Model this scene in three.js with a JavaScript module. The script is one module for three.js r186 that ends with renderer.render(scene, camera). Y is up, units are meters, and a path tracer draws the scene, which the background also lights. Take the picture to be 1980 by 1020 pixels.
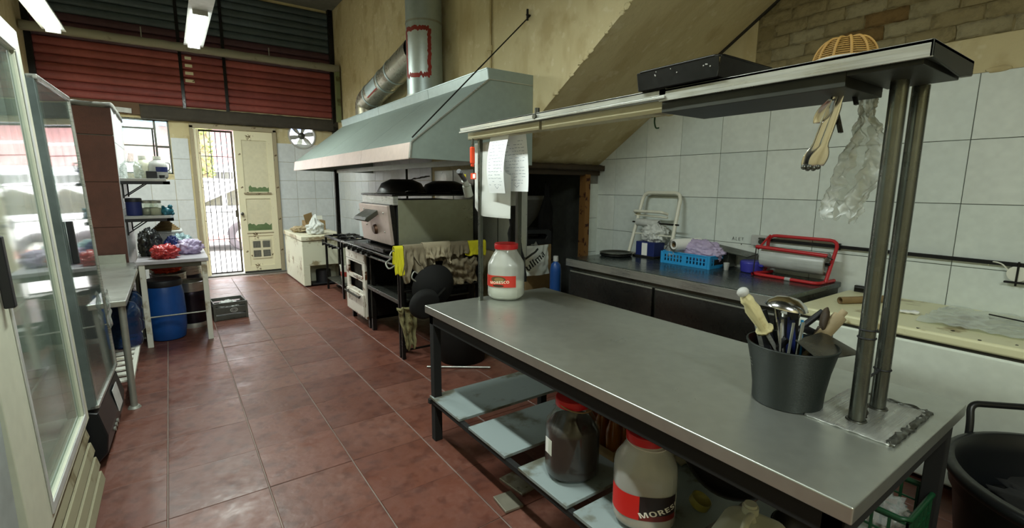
import * as THREE from 'three';
import { RoundedBoxGeometry } from 'three/addons/geometries/RoundedBoxGeometry.js';
import { mergeGeometries, mergeVertices } from 'three/addons/utils/BufferGeometryUtils.js';
import { RectAreaLightUniformsLib } from 'three/addons/lights/RectAreaLightUniformsLib.js';
import { createNoise3D } from 'simplex-noise';

// ---------------------------------------------------------------- camera, sky, light, exposure
const scene = new THREE.Scene();
const camera = new THREE.PerspectiveCamera(57.67, 1980 / 1020, 0.05, 200);
camera.position.set(0, 1.55, 0);
camera.rotation.order = 'YXZ';
camera.rotation.set(-9.252 * Math.PI / 180, -35.35 * Math.PI / 180, 0.38 * Math.PI / 180);
scene.background = new THREE.Color().setRGB(0.92, 0.94, 1.0);
scene.backgroundIntensity = 18;
const renderer = new THREE.WebGLRenderer();
renderer.toneMapping = THREE.LinearToneMapping;
renderer.toneMappingExposure = 1.0;
renderer.shadowMap.enabled = true;
RectAreaLightUniformsLib.init();
const LAMP = { color: [0.90, 1.0, 0.93], rect: 142, glow: 10 };   // fluorescent tubes, slightly green

// ---------------------------------------------------------------- helpers
let seed0 = 7;
const rnd = () => { seed0 = (seed0 * 1664525 + 1013904223) >>> 0; return seed0 / 4294967296; };
const rr = (a, b) => a + (b - a) * rnd();
const N3 = createNoise3D((() => { let s = 12345; return () => { s = (s * 1664525 + 1013904223) >>> 0; return s / 4294967296; }; })());
const PI = Math.PI;
const names = {};
function numbered(n) { const k = names[n] = (names[n] ?? -1) + 1; return k ? n + '_' + String(k).padStart(3, '0') : n; }
function flat(g) { const q = g.index ? g.toNonIndexed() : g; for (const k of Object.keys(q.attributes)) if (!['position', 'normal', 'uv'].includes(k)) q.deleteAttribute(k); if (!q.attributes.normal) q.computeVertexNormals(); if (!q.attributes.uv) q.setAttribute('uv', new THREE.BufferAttribute(new Float32Array(q.attributes.position.count * 2), 2)); q.morphAttributes = {}; return q; }
function boxUV(g) {                                       // uv in metres from each triangle's main direction
  const p = g.attributes.position, uv = new Float32Array(p.count * 2), a = new THREE.Vector3(), b = new THREE.Vector3(), c = new THREE.Vector3(), n = new THREE.Vector3();
  for (let i = 0; i < p.count; i += 3) {
    a.fromBufferAttribute(p, i); b.fromBufferAttribute(p, i + 1); c.fromBufferAttribute(p, i + 2);
    n.copy(b).sub(a).cross(c.clone().sub(a)); const ax = Math.abs(n.x), ay = Math.abs(n.y), az = Math.abs(n.z);
    for (const [k, v] of [a, b, c].entries()) {
      const [u, w] = ay >= ax && ay >= az ? [v.x, v.z] : ax >= az ? [v.z, v.y] : [v.x, v.y];
      uv[(i + k) * 2] = u; uv[(i + k) * 2 + 1] = w;
    }
  }
  g.setAttribute('uv', new THREE.BufferAttribute(uv, 2)); return g;
}
function join(gs) {
  if (!Array.isArray(gs)) gs = [gs];
  gs = gs.flat(3).filter(Boolean);
  const keep = gs.some(g => g.userData.keepUV);
  let g = gs.length === 1 ? flat(gs[0]) : mergeGeometries(gs.map(flat));
  if (!keep) boxUV(g);
  return g;
}
function obj(name, gs, mat, parent = scene, label) {
  const m = new THREE.Mesh(join(gs), mat);
  m.name = parent === scene ? numbered(name) : name; m.castShadow = m.receiveShadow = true;
  if (label) m.userData.label = label;
  parent.add(m); return m;
}
function thing(name, label, category, [x, y, z] = [0, 0, 0], turn = 0, group) {
  const o = new THREE.Group(); o.name = numbered(name); o.position.set(x, y, z); o.rotation.y = turn;
  o.userData = { label, category }; if (group) o.userData.group = group; scene.add(o); return o;
}
function tag(o, label, category, group) { o.userData.label = label; o.userData.category = category; if (group) o.userData.group = group; return o; }
function struct(name, gs, mat, parent) { const m = obj(name, gs, mat, parent ?? scene); if (!parent) m.userData.kind = 'structure'; return m; }
function each(name, gs, mat, parent) { for (const g of gs) obj(name, g, mat, parent); }
function structGroup(name) { const o = new THREE.Group(); o.name = name; o.userData.kind = 'structure'; scene.add(o); return o; }
function T(g, x = 0, y = 0, z = 0, rx = 0, ry = 0, rz = 0, s = 1) {
  const q = new THREE.Quaternion().setFromEuler(new THREE.Euler(rx, ry, rz));
  g.applyMatrix4(new THREE.Matrix4().compose(new THREE.Vector3(x, y, z), q, Array.isArray(s) ? new THREE.Vector3(...s) : new THREE.Vector3(s, s, s))); return g;
}
// box by size and centre, with a rounded edge
const B = (w, h, d, x = 0, y = 0, z = 0, r = 0.004, rx = 0, ry = 0, rz = 0) =>
  T(r > 0 ? new RoundedBoxGeometry(w, h, d, 1, Math.min(r, w / 2.01, h / 2.01, d / 2.01)) : new THREE.BoxGeometry(w, h, d), x, y, z, rx, ry, rz);
// box by its two corners
const BB = (x0, x1, y0, y1, z0, z1, r = 0.004) => B(x1 - x0, y1 - y0, z1 - z0, (x0 + x1) / 2, (y0 + y1) / 2, (z0 + z1) / 2, r);
const C = (r0, r1, h, x = 0, y = 0, z = 0, rx = 0, rz = 0, seg = 24) => T(new THREE.CylinderGeometry(r1, r0, h, seg), x, y, z, rx, 0, rz);
const V = (a) => new THREE.Vector3(...a);
function bar(a, b, r, seg = 10) {                          // straight round bar between two points
  a = V(a); b = V(b); const d = b.clone().sub(a), g = new THREE.CylinderGeometry(r, r, d.length(), seg);
  g.applyQuaternion(new THREE.Quaternion().setFromUnitVectors(new THREE.Vector3(0, 1, 0), d.clone().normalize()));
  g.translate((a.x + b.x) / 2, (a.y + b.y) / 2, (a.z + b.z) / 2); return g;
}
function sbar(a, b, w, h) {                                // straight square bar between two points
  a = V(a); b = V(b); const d = b.clone().sub(a), g = B(w, d.length(), h ?? w, 0, 0, 0, Math.min(w, h ?? w) * 0.12);
  g.applyQuaternion(new THREE.Quaternion().setFromUnitVectors(new THREE.Vector3(0, 1, 0), d.clone().normalize()));
  g.translate((a.x + b.x) / 2, (a.y + b.y) / 2, (a.z + b.z) / 2); return g;
}
function pipe(pts, r, bend = 0.03, seg = 10, closed = false) {   // bent tube through corner points
  const p = pts.map(V), path = new THREE.CurvePath(), n = p.length;
  const corner = (i) => {
    const q = p[i], a = p[(i - 1 + n) % n], b = p[(i + 1) % n], k = Math.min(bend, q.distanceTo(a) / 2.1, q.distanceTo(b) / 2.1);
    return [q.clone().lerp(a, k / q.distanceTo(a)), q, q.clone().lerp(b, k / q.distanceTo(b))];
  };
  let prev = closed ? corner(0)[2] : p[0]; const last = closed ? n : n - 1;
  for (let i = 1; i < last + (closed ? 1 : 0); i++) {
    const [s, q, e] = corner(i % n);
    path.add(new THREE.LineCurve3(prev, s)); path.add(new THREE.QuadraticBezierCurve3(s, q, e)); prev = e;
  }
  if (!closed) path.add(new THREE.LineCurve3(prev, p[n - 1]));
  const g = new THREE.TubeGeometry(path, Math.max(8, n * 10), r, seg, false);
  return g;
}
const curve = (pts, r, n = 24, seg = 8, closed = false) => new THREE.TubeGeometry(new THREE.CatmullRomCurve3(pts.map(V), closed), n, r, seg, closed);
const L = (prof, seg = 32, a0 = 0, a1 = PI * 2) => new THREE.LatheGeometry(prof.map(([r, y]) => new THREE.Vector2(Math.max(r, 0.0001), y)), seg, a0, a1);
function EX(pts, depth, bev = 0.002, holes = []) {          // outline in x,y pushed along z, centred on z = 0
  const s = new THREE.Shape(pts.map(p => new THREE.Vector2(...p)));
  for (const h of holes) s.holes.push(h instanceof THREE.Path ? h : new THREE.Path(h.map(p => new THREE.Vector2(...p))));
  const g = new THREE.ExtrudeGeometry(s, { depth: depth - 2 * bev, bevelEnabled: bev > 0, bevelThickness: bev, bevelSize: bev, bevelOffset: -bev, bevelSegments: 1, curveSegments: 18 });
  g.translate(0, 0, -depth / 2 + bev); return g;
}
function slab(w, h, d, bev = 0.003) { return EX([[-w / 2, -h / 2], [w / 2, -h / 2], [w / 2, h / 2], [-w / 2, h / 2]], d, bev); }   // cheap chamfered plate, thick along z
function blob(rx, ry, rz, o = {}) {                        // crumpled bag, rag heap or lump standing on y = 0
  const { amp = 0.18, freq = 1.6, ridge = 0.12, rf = 4, s = 0, flat: fl = 0.75, detail = 12, neck = 0 } = o;
  let g = mergeVertices((() => { const q = new THREE.IcosahedronGeometry(1, detail); q.deleteAttribute('uv'); q.deleteAttribute('normal'); return q; })());
  const p = g.attributes.position, v = new THREE.Vector3();
  for (let i = 0; i < p.count; i++) {
    v.fromBufferAttribute(p, i); const n = v.clone();
    let k = 1 + amp * N3(n.x * freq + s, n.y * freq, n.z * freq) + ridge * (Math.abs(N3(n.x * rf + s + 9, n.y * rf, n.z * rf)) - 0.4) + ridge * 0.5 * (Math.abs(N3(n.x * rf * 2.3 + s + 31, n.y * rf * 2.3, n.z * rf * 2.3)) - 0.4);
    if (neck && n.y > 0.55) { const t = (n.y - 0.55) / 0.45; v.x *= 1 - 0.6 * t; v.z *= 1 - 0.6 * t; v.y += neck * t * t; }
    v.multiplyScalar(k); if (v.y < -fl) v.y = -fl;
    p.setXYZ(i, v.x * rx, (v.y + fl) * ry, v.z * rz);
  }
  g.computeVertexNormals(); return g;
}
function sheet(w, h, f, nu = 24, nv = 24, th = 0.004) {    // cloth or paper: f(u, v) gives a point; closed with thickness along the normal
  const P = [], N = [], at = (u, v) => V(f(u, v)), e = 1e-3;
  for (let j = 0; j <= nv; j++) for (let i = 0; i <= nu; i++) {
    const u = i / nu, v = j / nv, q = at(u, v), du = at(Math.min(1, u + e), v).sub(at(Math.max(0, u - e), v)), dv = at(u, Math.min(1, v + e)).sub(at(u, Math.max(0, v - e)));
    P.push(q); N.push(du.cross(dv).normalize());
  }
  const pos = [], idx = [], c = (nu + 1) * (nv + 1);
  for (const s of [0.5, -0.5]) P.forEach((q, k) => pos.push(q.x + N[k].x * th * s, q.y + N[k].y * th * s, q.z + N[k].z * th * s));
  const id = (i, j) => j * (nu + 1) + i;
  for (let j = 0; j < nv; j++) for (let i = 0; i < nu; i++) { const a = id(i, j), b = id(i + 1, j), d = id(i, j + 1), q = id(i + 1, j + 1); idx.push(a, b, q, a, q, d, c + a, c + q, c + b, c + a, c + d, c + q); }
  const rim = []; for (let i = 0; i < nu; i++) rim.push([id(i, 0), id(i + 1, 0)], [id(i + 1, nv), id(i, nv)]); for (let j = 0; j < nv; j++) rim.push([id(nu, j), id(nu, j + 1)], [id(0, j + 1), id(0, j)]);
  for (const [a, b] of rim) idx.push(a, c + a, b, b, c + a, c + b);
  const g = new THREE.BufferGeometry(); g.setAttribute('position', new THREE.Float32BufferAttribute(pos, 3)); g.setIndex(idx); g.computeVertexNormals();
  g.setAttribute('uv', new THREE.Float32BufferAttribute(new Float32Array(pos.length / 3 * 2), 2)); return g;
}
function rough(g, amp, freq, s = 0) {                       // uneven surface on an existing shape
  g.deleteAttribute('normal'); g.deleteAttribute('uv'); g = mergeVertices(g, 1e-4); const p = g.attributes.position;
  for (let i = 0; i < p.count; i++) { const x = p.getX(i), y = p.getY(i), z = p.getZ(i); p.setXYZ(i, x + amp * N3(x * freq + s, y * freq, z * freq), y + amp * N3(x * freq, y * freq + 7 + s, z * freq), z + amp * N3(x * freq, y * freq, z * freq + 13 + s)); }
  g.computeVertexNormals(); return g;
}

// ---------------------------------------------------------------- procedural textures (all in metres through repeat)
function hash(x, y, s) { let h = (x * 374761393 + y * 668265263 + s * 974634541) | 0; h = Math.imul(h ^ (h >>> 13), 1274126177); return ((h ^ (h >>> 16)) >>> 0) / 4294967296; }
function vn(x, y, px, s, py = px) {                         // tiling value noise
  const i = Math.floor(x), j = Math.floor(y), f = x - i, g = y - j, u = f * f * (3 - 2 * f), v = g * g * (3 - 2 * g), m = (a, per) => ((a % per) + per) % per;
  const a = hash(m(i, px), m(j, py), s), b = hash(m(i + 1, px), m(j, py), s), c = hash(m(i, px), m(j + 1, py), s), d = hash(m(i + 1, px), m(j + 1, py), s);
  return a + (b - a) * u + (c - a) * v + (a - b - c + d) * u * v;
}
function fbm(u, v, per, oct, s, sx = 1, sy = 1) { let t = 0, w = 0.5, n = 0; for (let o = 0; o < oct; o++) { const p = per << o; t += w * vn(u * p * sx, v * p * sy, p * sx, s + o * 7, p * sy); n += w; w *= 0.5; } return t / n; }
const sm = (a, b, x) => { const t = Math.min(1, Math.max(0, (x - a) / (b - a))); return t * t * (3 - 2 * t); };
function tex(size, fn, srgb = true, period = 1) {
  const d = new Uint8Array(size * size * 4);
  for (let j = 0; j < size; j++) for (let i = 0; i < size; i++) { const c = fn(i / size, j / size), k = (j * size + i) * 4; d[k] = c[0] * 255; d[k + 1] = (c[1] ?? c[0]) * 255; d[k + 2] = (c[2] ?? c[0]) * 255; d[k + 3] = 255; }
  const t = new THREE.DataTexture(d, size, size); t.wrapS = t.wrapT = THREE.RepeatWrapping; t.magFilter = THREE.LinearFilter; t.minFilter = THREE.LinearMipmapLinearFilter; t.generateMipmaps = true;
  if (srgb) t.colorSpace = THREE.SRGBColorSpace; t.repeat.set(1 / period, 1 / period); t.needsUpdate = true; return t;
}
const mix3 = (a, b, t) => a.map((q, i) => q + (b[i] - q) * t);
const cl = (x) => Math.min(1, Math.max(0, x));
const tMottle = tex(512, (u, v) => { const a = fbm(u, v, 4, 6, 3), b = fbm(u, v, 32, 3, 9); return [cl(0.80 + 0.28 * (a - 0.5) + 0.10 * (b - 0.5))]; }, true, 1.3);
const tSoft = tex(512, (u, v) => [cl(0.93 + 0.07 * (fbm(u, v, 4, 5, 13) - 0.5) + 0.05 * (fbm(u, v, 48, 2, 19) - 0.5))], true, 1.7);
const tGrime = tex(512, (u, v) => { const a = fbm(u, v, 5, 6, 21), b = fbm(u, v, 24, 4, 5); const d = sm(0.52, 0.72, a * 0.7 + b * 0.3); return mix3([0.97, 0.97, 0.96], [0.60, 0.53, 0.42], d * 0.8); }, true, 0.9);
const tBump = tex(512, (u, v) => [fbm(u, v, 8, 6, 41)], false, 0.6);
const tFine = tex(256, (u, v) => [fbm(u, v, 32, 3, 61)], false, 0.12);
const tRough = tex(512, (u, v) => [1, cl(0.55 + 0.5 * (fbm(u, v, 5, 6, 77) - 0.5) + 0.25 * (fbm(u, v, 40, 2, 78) - 0.5)), 0], false, 0.8);
const tRoughSoft = tex(512, (u, v) => [1, cl(0.62 + 0.22 * (fbm(u, v, 4, 5, 177) - 0.5) + 0.10 * (fbm(u, v, 60, 2, 178) - 0.5)), 0], false, 1.1);
const tBrush = tex(512, (u, v) => [cl(0.84 + 0.22 * (fbm(u, v, 4, 5, 91) - 0.5) + 0.10 * (vn(u * 6, v * 256, 6, 5, 256) - 0.5))], true, 0.7);
const tBrushR = tex(512, (u, v) => [1, cl(0.5 + 0.35 * (fbm(u, v, 5, 5, 95) - 0.5) + 0.25 * (vn(u * 8, v * 256, 8, 15, 256) - 0.5)), 0], false, 0.7);
const tFloor = tex(1024, (u, v) => {
  const a = fbm(u, v, 6, 6, 101), b = fbm(u, v, 28, 4, 111), c = fbm(u, v, 3, 4, 121), e = fbm(u, v, 90, 2, 131);
  let q = mix3([0.375, 0.23, 0.19], [0.45, 0.285, 0.235], a); q = mix3(q, [0.29, 0.165, 0.135], sm(0.45, 0.8, b) * 0.55);
  q = mix3(q, [0.50, 0.38, 0.345], sm(0.5, 0.85, c * 0.6 + e * 0.4) * 0.4); return q;
}, true, 1.72);
const tFloorR = tex(512, (u, v) => [1, cl(0.52 + 0.34 * (fbm(u, v, 7, 5, 141) - 0.5) + 0.22 * (fbm(u, v, 40, 3, 143) - 0.5)), 0], false, 1.3);
const tFloorB = tex(512, (u, v) => [cl(0.5 * fbm(u, v, 10, 4, 151) + 0.5 * Math.abs(fbm(u, v, 18, 5, 153) - 0.5) * 2)], false, 1.1);
const tPlaster = tex(1024, (u, v) => {
  const a = fbm(u, v, 3, 6, 201), b = fbm(u, v, 12, 5, 203), c = fbm(u, v, 40, 3, 207), st = fbm(u, v, 5, 4, 209, 3, 1);
  let q = mix3([0.76, 0.70, 0.53], [0.83, 0.78, 0.63], a); q = mix3(q, [0.60, 0.51, 0.34], sm(0.55, 0.78, b) * 0.35); q = mix3(q, [0.66, 0.58, 0.41], sm(0.56, 0.75, st) * 0.35);
  return mix3(q, [0.90, 0.87, 0.78], sm(0.66, 0.8, c) * 0.3);
}, true, 2.6);
const tBrick = tex(512, (u, v) => { const a = fbm(u, v, 5, 6, 301), b = fbm(u, v, 20, 4, 303); let q = mix3([0.54, 0.50, 0.38], [0.62, 0.58, 0.46], a); q = mix3(q, [0.44, 0.40, 0.29], sm(0.5, 0.8, b) * 0.4); return mix3(q, [0.42, 0.26, 0.13], sm(0.66, 0.8, fbm(u, v, 3, 5, 307)) * 0.25); }, true, 0.8);
const tRust = tex(512, (u, v) => { const a = fbm(u, v, 8, 6, 401); return mix3([0.93, 0.92, 0.88], [0.40, 0.23, 0.11], sm(0.60, 0.72, a)); }, true, 0.5);
const tChip = tex(512, (u, v) => { const a = fbm(u, v, 7, 6, 421, 1, 1), b = fbm(u, v, 30, 3, 427); return mix3([0.98, 0.97, 0.94], [0.44, 0.37, 0.28], sm(0.66, 0.74, a * 0.75 + b * 0.25)); }, true, 0.55);

// ---------------------------------------------------------------- materials
const mat = (o) => new THREE.MeshStandardMaterial({ roughness: 0.6, ...o, color: o.color instanceof THREE.Color ? o.color : new THREE.Color(o.color ?? '#ffffff') });
const phys = (o) => new THREE.MeshPhysicalMaterial({ ...o, color: new THREE.Color(o.color ?? '#ffffff') });
const M = {
  floor: [0, 1, 2].map(i => mat({ color: ['#ffffff', '#efe6e2', '#fff4ee'][i], map: tFloor, roughness: 0.8, roughnessMap: tFloorR, bumpMap: tFloorB, bumpScale: 0.0016 })),
  grout: mat({ color: '#9c8d84', map: tMottle, roughness: 0.9 }),
  plaster: mat({ map: tPlaster, roughness: 0.85, bumpMap: tBump, bumpScale: 0.008 }),
  grey: mat({ color: '#8d8c84', map: tMottle, roughness: 0.9, bumpMap: tBump, bumpScale: 0.006 }),
  paleWall: mat({ color: '#d6d5cb', map: tMottle, roughness: 0.9 }),
  brick: [0, 1, 2].map(i => mat({ color: ['#ffffff', '#efe9dc', '#f5f0e4'][i], map: tBrick, roughness: 0.95, bumpMap: tBump, bumpScale: 0.03 })),
  mortar: mat({ color: '#e6dfce', map: tBrick, roughness: 0.95, bumpMap: tBump, bumpScale: 0.01 }),
  wtile: [0, 1, 2].map(i => mat({ color: ['#e8f0ea', '#e4ece7', '#ebf1eb'][i], map: tSoft, roughness: 0.4 })),
  wgrout: mat({ color: '#777a74', map: tMottle, roughness: 0.9 }),
  ftile: [0, 1].map(i => mat({ color: ['#e9ecee', '#e3e7ea'][i], map: tSoft, roughness: 0.4 })),
  btile: [0, 1].map(i => mat({ color: ['#7a4a3c', '#704336'][i], map: tMottle, roughness: 0.55, bumpMap: tFine, bumpScale: 0.001 })),
  slat: [0, 1, 2].map(i => mat({ color: ['#b0564e', '#a44e49', '#b85d54'][i], map: tMottle, roughness: 0.62, bumpMap: tBump, bumpScale: 0.004 })),
  slatGrey: [0, 1].map(i => mat({ color: ['#5c6a70', '#525f62'][i], map: tMottle, roughness: 0.6 })),
  slatPlum: [0, 1].map(i => mat({ color: ['#6c4149', '#63404a'][i], map: tMottle, roughness: 0.6 })),
  darkwood: mat({ color: '#3a3630', map: tMottle, roughness: 0.8 }),
  oldwood: mat({ color: '#a79c86', map: tChip, roughness: 0.75, bumpMap: tBump, bumpScale: 0.003 }),
  cream: mat({ color: '#ece6cc', map: tChip, roughness: 0.6, bumpMap: tFine, bumpScale: 0.001 }),
  creamClean: mat({ color: '#e8e0c2', map: tSoft, roughness: 0.6 }),
  greenpaint: mat({ color: '#7f9a68', map: tMottle, roughness: 0.7 }),
  steel: mat({ color: '#d6d7d1', map: tBrush, metalness: 0.7, roughness: 0.7, roughnessMap: tBrushR }),
  steelTop: mat({ color: '#cfd2ca', map: tSoft, metalness: 0.85, roughness: 0.52, roughnessMap: tRoughSoft }),
  steelDull: mat({ color: '#aeb0a6', map: tSoft, metalness: 0.55, roughness: 0.75, roughnessMap: tRough }),
  steelDark: mat({ color: '#6f7068', map: tMottle, metalness: 0.75, roughness: 0.62, roughnessMap: tRough }),
  chrome: mat({ color: '#dcdcdc', metalness: 1, roughness: 0.16 }),
  hood: mat({ color: '#98a59e', map: tSoft, metalness: 0.3, roughness: 0.5 }),
  hoodLip: mat({ color: '#d9c6be', map: tSoft, metalness: 0.5, roughness: 0.42 }),
  galv: mat({ color: '#bccaca', map: tSoft, metalness: 0.5, roughness: 0.42 }),
  galvOld: mat({ color: '#9b9688', map: tGrime, metalness: 0.55, roughness: 0.55, roughnessMap: tRough }),
  redpaint: mat({ color: '#b6382c', map: tMottle, roughness: 0.6 }),
  black: mat({ color: '#15161a', roughness: 0.5 }),
  blackMatte: mat({ color: '#131312', map: tMottle, roughness: 0.85 }),
  iron: mat({ color: '#1d1b19', map: tMottle, metalness: 0.3, roughness: 0.6, roughnessMap: tRough }),
  ironRust: mat({ color: '#33302a', map: tRust, metalness: 0.3, roughness: 0.65 }),
  blackPlastic: mat({ color: '#16181a', roughness: 0.38 }),
  bucket: mat({ color: '#131b19', roughness: 0.5, bumpMap: tFine, bumpScale: 0.0004 }),
  white: mat({ color: '#e8e8e4', map: tMottle, roughness: 0.5 }),
  whiteOld: mat({ color: '#e6e6dc', map: tGrime, roughness: 0.45 }),
  fridge: mat({ color: '#e2eade', map: tSoft, roughness: 0.4 }),
  fridgeCream: mat({ color: '#e0e2cc', map: tSoft, roughness: 0.4 }),
  enamel: mat({ color: '#dfdcd8', map: tRust, roughness: 0.35 }),
  lid: mat({ color: '#e6e3bd', map: tGrime, roughness: 0.4 }),
  freezer: mat({ color: '#ebf2e6', map: tSoft, roughness: 0.4 }),
  glass: phys({ color: '#f2fbf7', transmission: 1, thickness: 0, roughness: 0.03, ior: 1.5 }),
  dirtyGlass: phys({ color: '#dfe9e4', transmission: 0.92, thickness: 0, roughness: 0.045, ior: 1.5 }),
  clearPlastic: phys({ color: '#f4f7f2', transmission: 0.98, thickness: 0, roughness: 0.07, ior: 1.45 }),
  film: phys({ color: '#f4f7f5', transmission: 0.78, thickness: 0, roughness: 0.18, ior: 1.4 }),
  filmDense: phys({ color: '#eceeea', transmission: 0.3, thickness: 0, roughness: 0.4, ior: 1.4 }),
  milky: phys({ color: '#f2f4ee', transmission: 0.62, thickness: 0, roughness: 0.2, ior: 1.45 }),
  bagFilm: phys({ color: '#fbfdfc', transmission: 0.72, thickness: 0, roughness: 0.14, ior: 1.4 }),
  steelPost: mat({ color: '#83877f', map: tMottle, metalness: 0.85, roughness: 0.5, roughnessMap: tRough }),
  channel: mat({ color: '#4a4c46', map: tMottle, metalness: 0.6, roughness: 0.5 }),
  paper: mat({ color: '#f0f0ec', roughness: 0.85 }),
  paperRoll: mat({ color: '#e9ebe6', map: tMottle, roughness: 0.9 }),
  card: mat({ color: '#b59768', map: tMottle, roughness: 0.9 }),
  wicker: mat({ color: '#c89a4c', map: tMottle, roughness: 0.7 }),
  rag: mat({ color: '#8a7f6a', map: tGrime, roughness: 1, bumpMap: tFine, bumpScale: 0.002 }),
  ragLight: mat({ color: '#a89c84', map: tGrime, roughness: 1, bumpMap: tFine, bumpScale: 0.002 }),
  ragGreen: mat({ color: '#827b56', map: tGrime, roughness: 1, bumpMap: tFine, bumpScale: 0.002 }),
  yellow: mat({ color: '#d8d026', roughness: 0.9, bumpMap: tFine, bumpScale: 0.001 }),
  red: mat({ color: '#c01f22', roughness: 0.4 }),
  redTube: mat({ color: '#b8242a', roughness: 0.35 }),
  orange: mat({ color: '#e8481c', roughness: 0.5 }),
  blueBarrel: mat({ color: '#1d5cb0', map: tMottle, roughness: 0.42 }),
  blueBasket: mat({ color: '#2a97d8', roughness: 0.42 }),
  blueDark: mat({ color: '#1d2a66', roughness: 0.5 }),
  purple: mat({ color: '#3a3aa0', roughness: 0.35 }),
  lilac: phys({ color: '#cdbde0', transmission: 0.25, thickness: 0, roughness: 0.4 }),
  redBag: phys({ color: '#c23a3c', transmission: 0.25, thickness: 0, roughness: 0.25 }),
  tealBag: phys({ color: '#aecbd0', transmission: 0.35, thickness: 0, roughness: 0.3 }),
  teal: mat({ color: '#1b6274', roughness: 0.35 }),
  ivory: mat({ color: '#d9cfa0', map: tGrime, roughness: 0.55 }),
  wood: mat({ color: '#c9b48c', map: tMottle, roughness: 0.7 }),
  woodDark: mat({ color: '#4a3a26', map: tMottle, roughness: 0.7 }),
  amber: phys({ color: '#b06a10', transmission: 0.6, thickness: 0, roughness: 0.2 }),
  sauce: mat({ color: '#2a120b', map: tMottle, roughness: 0.5 }),
  powder: mat({ color: '#e2e3cd', map: tMottle, roughness: 0.95 }),
  honey: mat({ color: '#96661a', roughness: 0.5 }),
  green: mat({ color: '#0f3f23', roughness: 0.45 }),
  jerry: phys({ color: '#dcdcc8', transmission: 0.25, thickness: 0, roughness: 0.4 }),
  tube: new THREE.MeshStandardMaterial({ color: '#ffffff', emissive: new THREE.Color().setRGB(...LAMP.color), emissiveIntensity: LAMP.glow }),
  asphalt: mat({ color: '#b9b6b2', map: tMottle, roughness: 0.9 }),
  leaf: mat({ color: '#6d7a3a', roughness: 0.8 }),
  bark: mat({ color: '#8a7a58', map: tMottle, roughness: 0.9 }),
  pink: mat({ color: '#e2a6a0', map: tMottle, roughness: 0.8 }),
  signBlue: mat({ color: '#7d9be0', map: tMottle, roughness: 0.8 }),
  rubber: mat({ color: '#403a3c', roughness: 0.8 }),
  water: phys({ color: '#3f689e', transmission: 0.8, thickness: 0, roughness: 0.1 }),
};
function canvasMat(w, h, draw, o = {}) { const c = document.createElement('canvas'); c.width = w; c.height = h; draw(c.getContext('2d'), w, h); const t = new THREE.CanvasTexture(c); t.colorSpace = THREE.SRGBColorSpace; return mat({ color: '#ffffff', map: t, roughness: 0.55, ...o }); }
// ================================================================ THE ROOM
const XL = -1.4, XA = 2.65, XB = 3.97, ZF = -9.4, ZN = 2.4, YC = 4.6, ZS = -3.92;
// floor: a slab with every tile laid on it
const floor = structGroup('floor');
obj('slab', BB(XL - 0.2, XB + 0.25, -0.2, -0.004, ZF - 0.15, ZN + 0.2, 0), M.grout, floor);
{
  const px = 0.43, pz = 0.437, vars = [];
  for (let k = 0; k < 8; k++) { const g = T(slab(px - 0.006, pz - 0.003, 0.02, 0.0022), 0, -0.01, 0, -PI / 2); const q = join([g]); const u = q.attributes.uv, a = rr(0, 3), b = rr(0, 3); for (let i = 0; i < u.count; i++) u.setXY(i, u.getX(i) + a, u.getY(i) + b); vars.push(q); }
  for (let i = -2; i < 10; i++) for (let j = -15; j < 9; j++) {
    const m = new THREE.Mesh(vars[Math.floor(rnd() * 8)], M.floor[Math.floor(rnd() * 3)]);
    m.name = 'tile'; m.position.set(-0.139 + px * (i + 0.5), rr(-0.001, 0.0012), -2.573 + pz * (j - 0.5)); m.rotation.set(rr(-0.002, 0.002), 0, rr(-0.002, 0.002));
    if (m.position.z < ZF + 0.2 || m.position.z > 0.95) continue;
    m.castShadow = m.receiveShadow = true; floor.add(m);
  }
}
struct('ceiling', BB(XL - 0.2, XB + 0.25, YC, YC + 0.2, ZF - 0.15, ZN + 0.2, 0), M.grey);
struct('wall_left', BB(XL - 0.2, XL, 0, YC, ZF, ZN, 0), M.plaster);
struct('wall_back', BB(XL - 0.2, XB + 0.25, 0, YC, ZN, ZN + 0.2, 0), M.plaster);
// hood wall
const wallRight = structGroup('wall_right');
obj('plaster', BB(XA, XA + 0.21, 0, YC, ZF, ZS, 0), M.plaster, wallRight);
obj('pipe_run', [bar([XA - 0.02, 2.3, -4.1], [XA - 0.02, YC, -4.1], 0.018), C(0.026, 0.026, 0.05, XA - 0.02, 2.85, -4.1)], M.plaster, wallRight);
function tileField(parent, list, w, h, th, mats, orient) {                  // alike wall tiles, one mesh each
  const vars = []; for (let k = 0; k < 4; k++) { const q = join([slab(w - 0.004, h - 0.004, th, 0.0015)]); const u = q.attributes.uv, a = rr(0, 3), b = rr(0, 3); for (let i = 0; i < u.count; i++) u.setXY(i, u.getX(i) + a, u.getY(i) + b); vars.push(q); }
  for (const [x, y, z, sx = 1, sy = 1] of list) {
    const m = new THREE.Mesh(vars[Math.floor(rnd() * 4)], mats[Math.floor(rnd() * mats.length)]); m.name = 'tile'; m.castShadow = m.receiveShadow = true;
    m.position.set(x, y, z); m.rotation.set(rr(-0.002, 0.002), orient + rr(-0.002, 0.002), 0); m.scale.set(sx, sy, 1); parent.add(m);
  }
}
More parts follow.
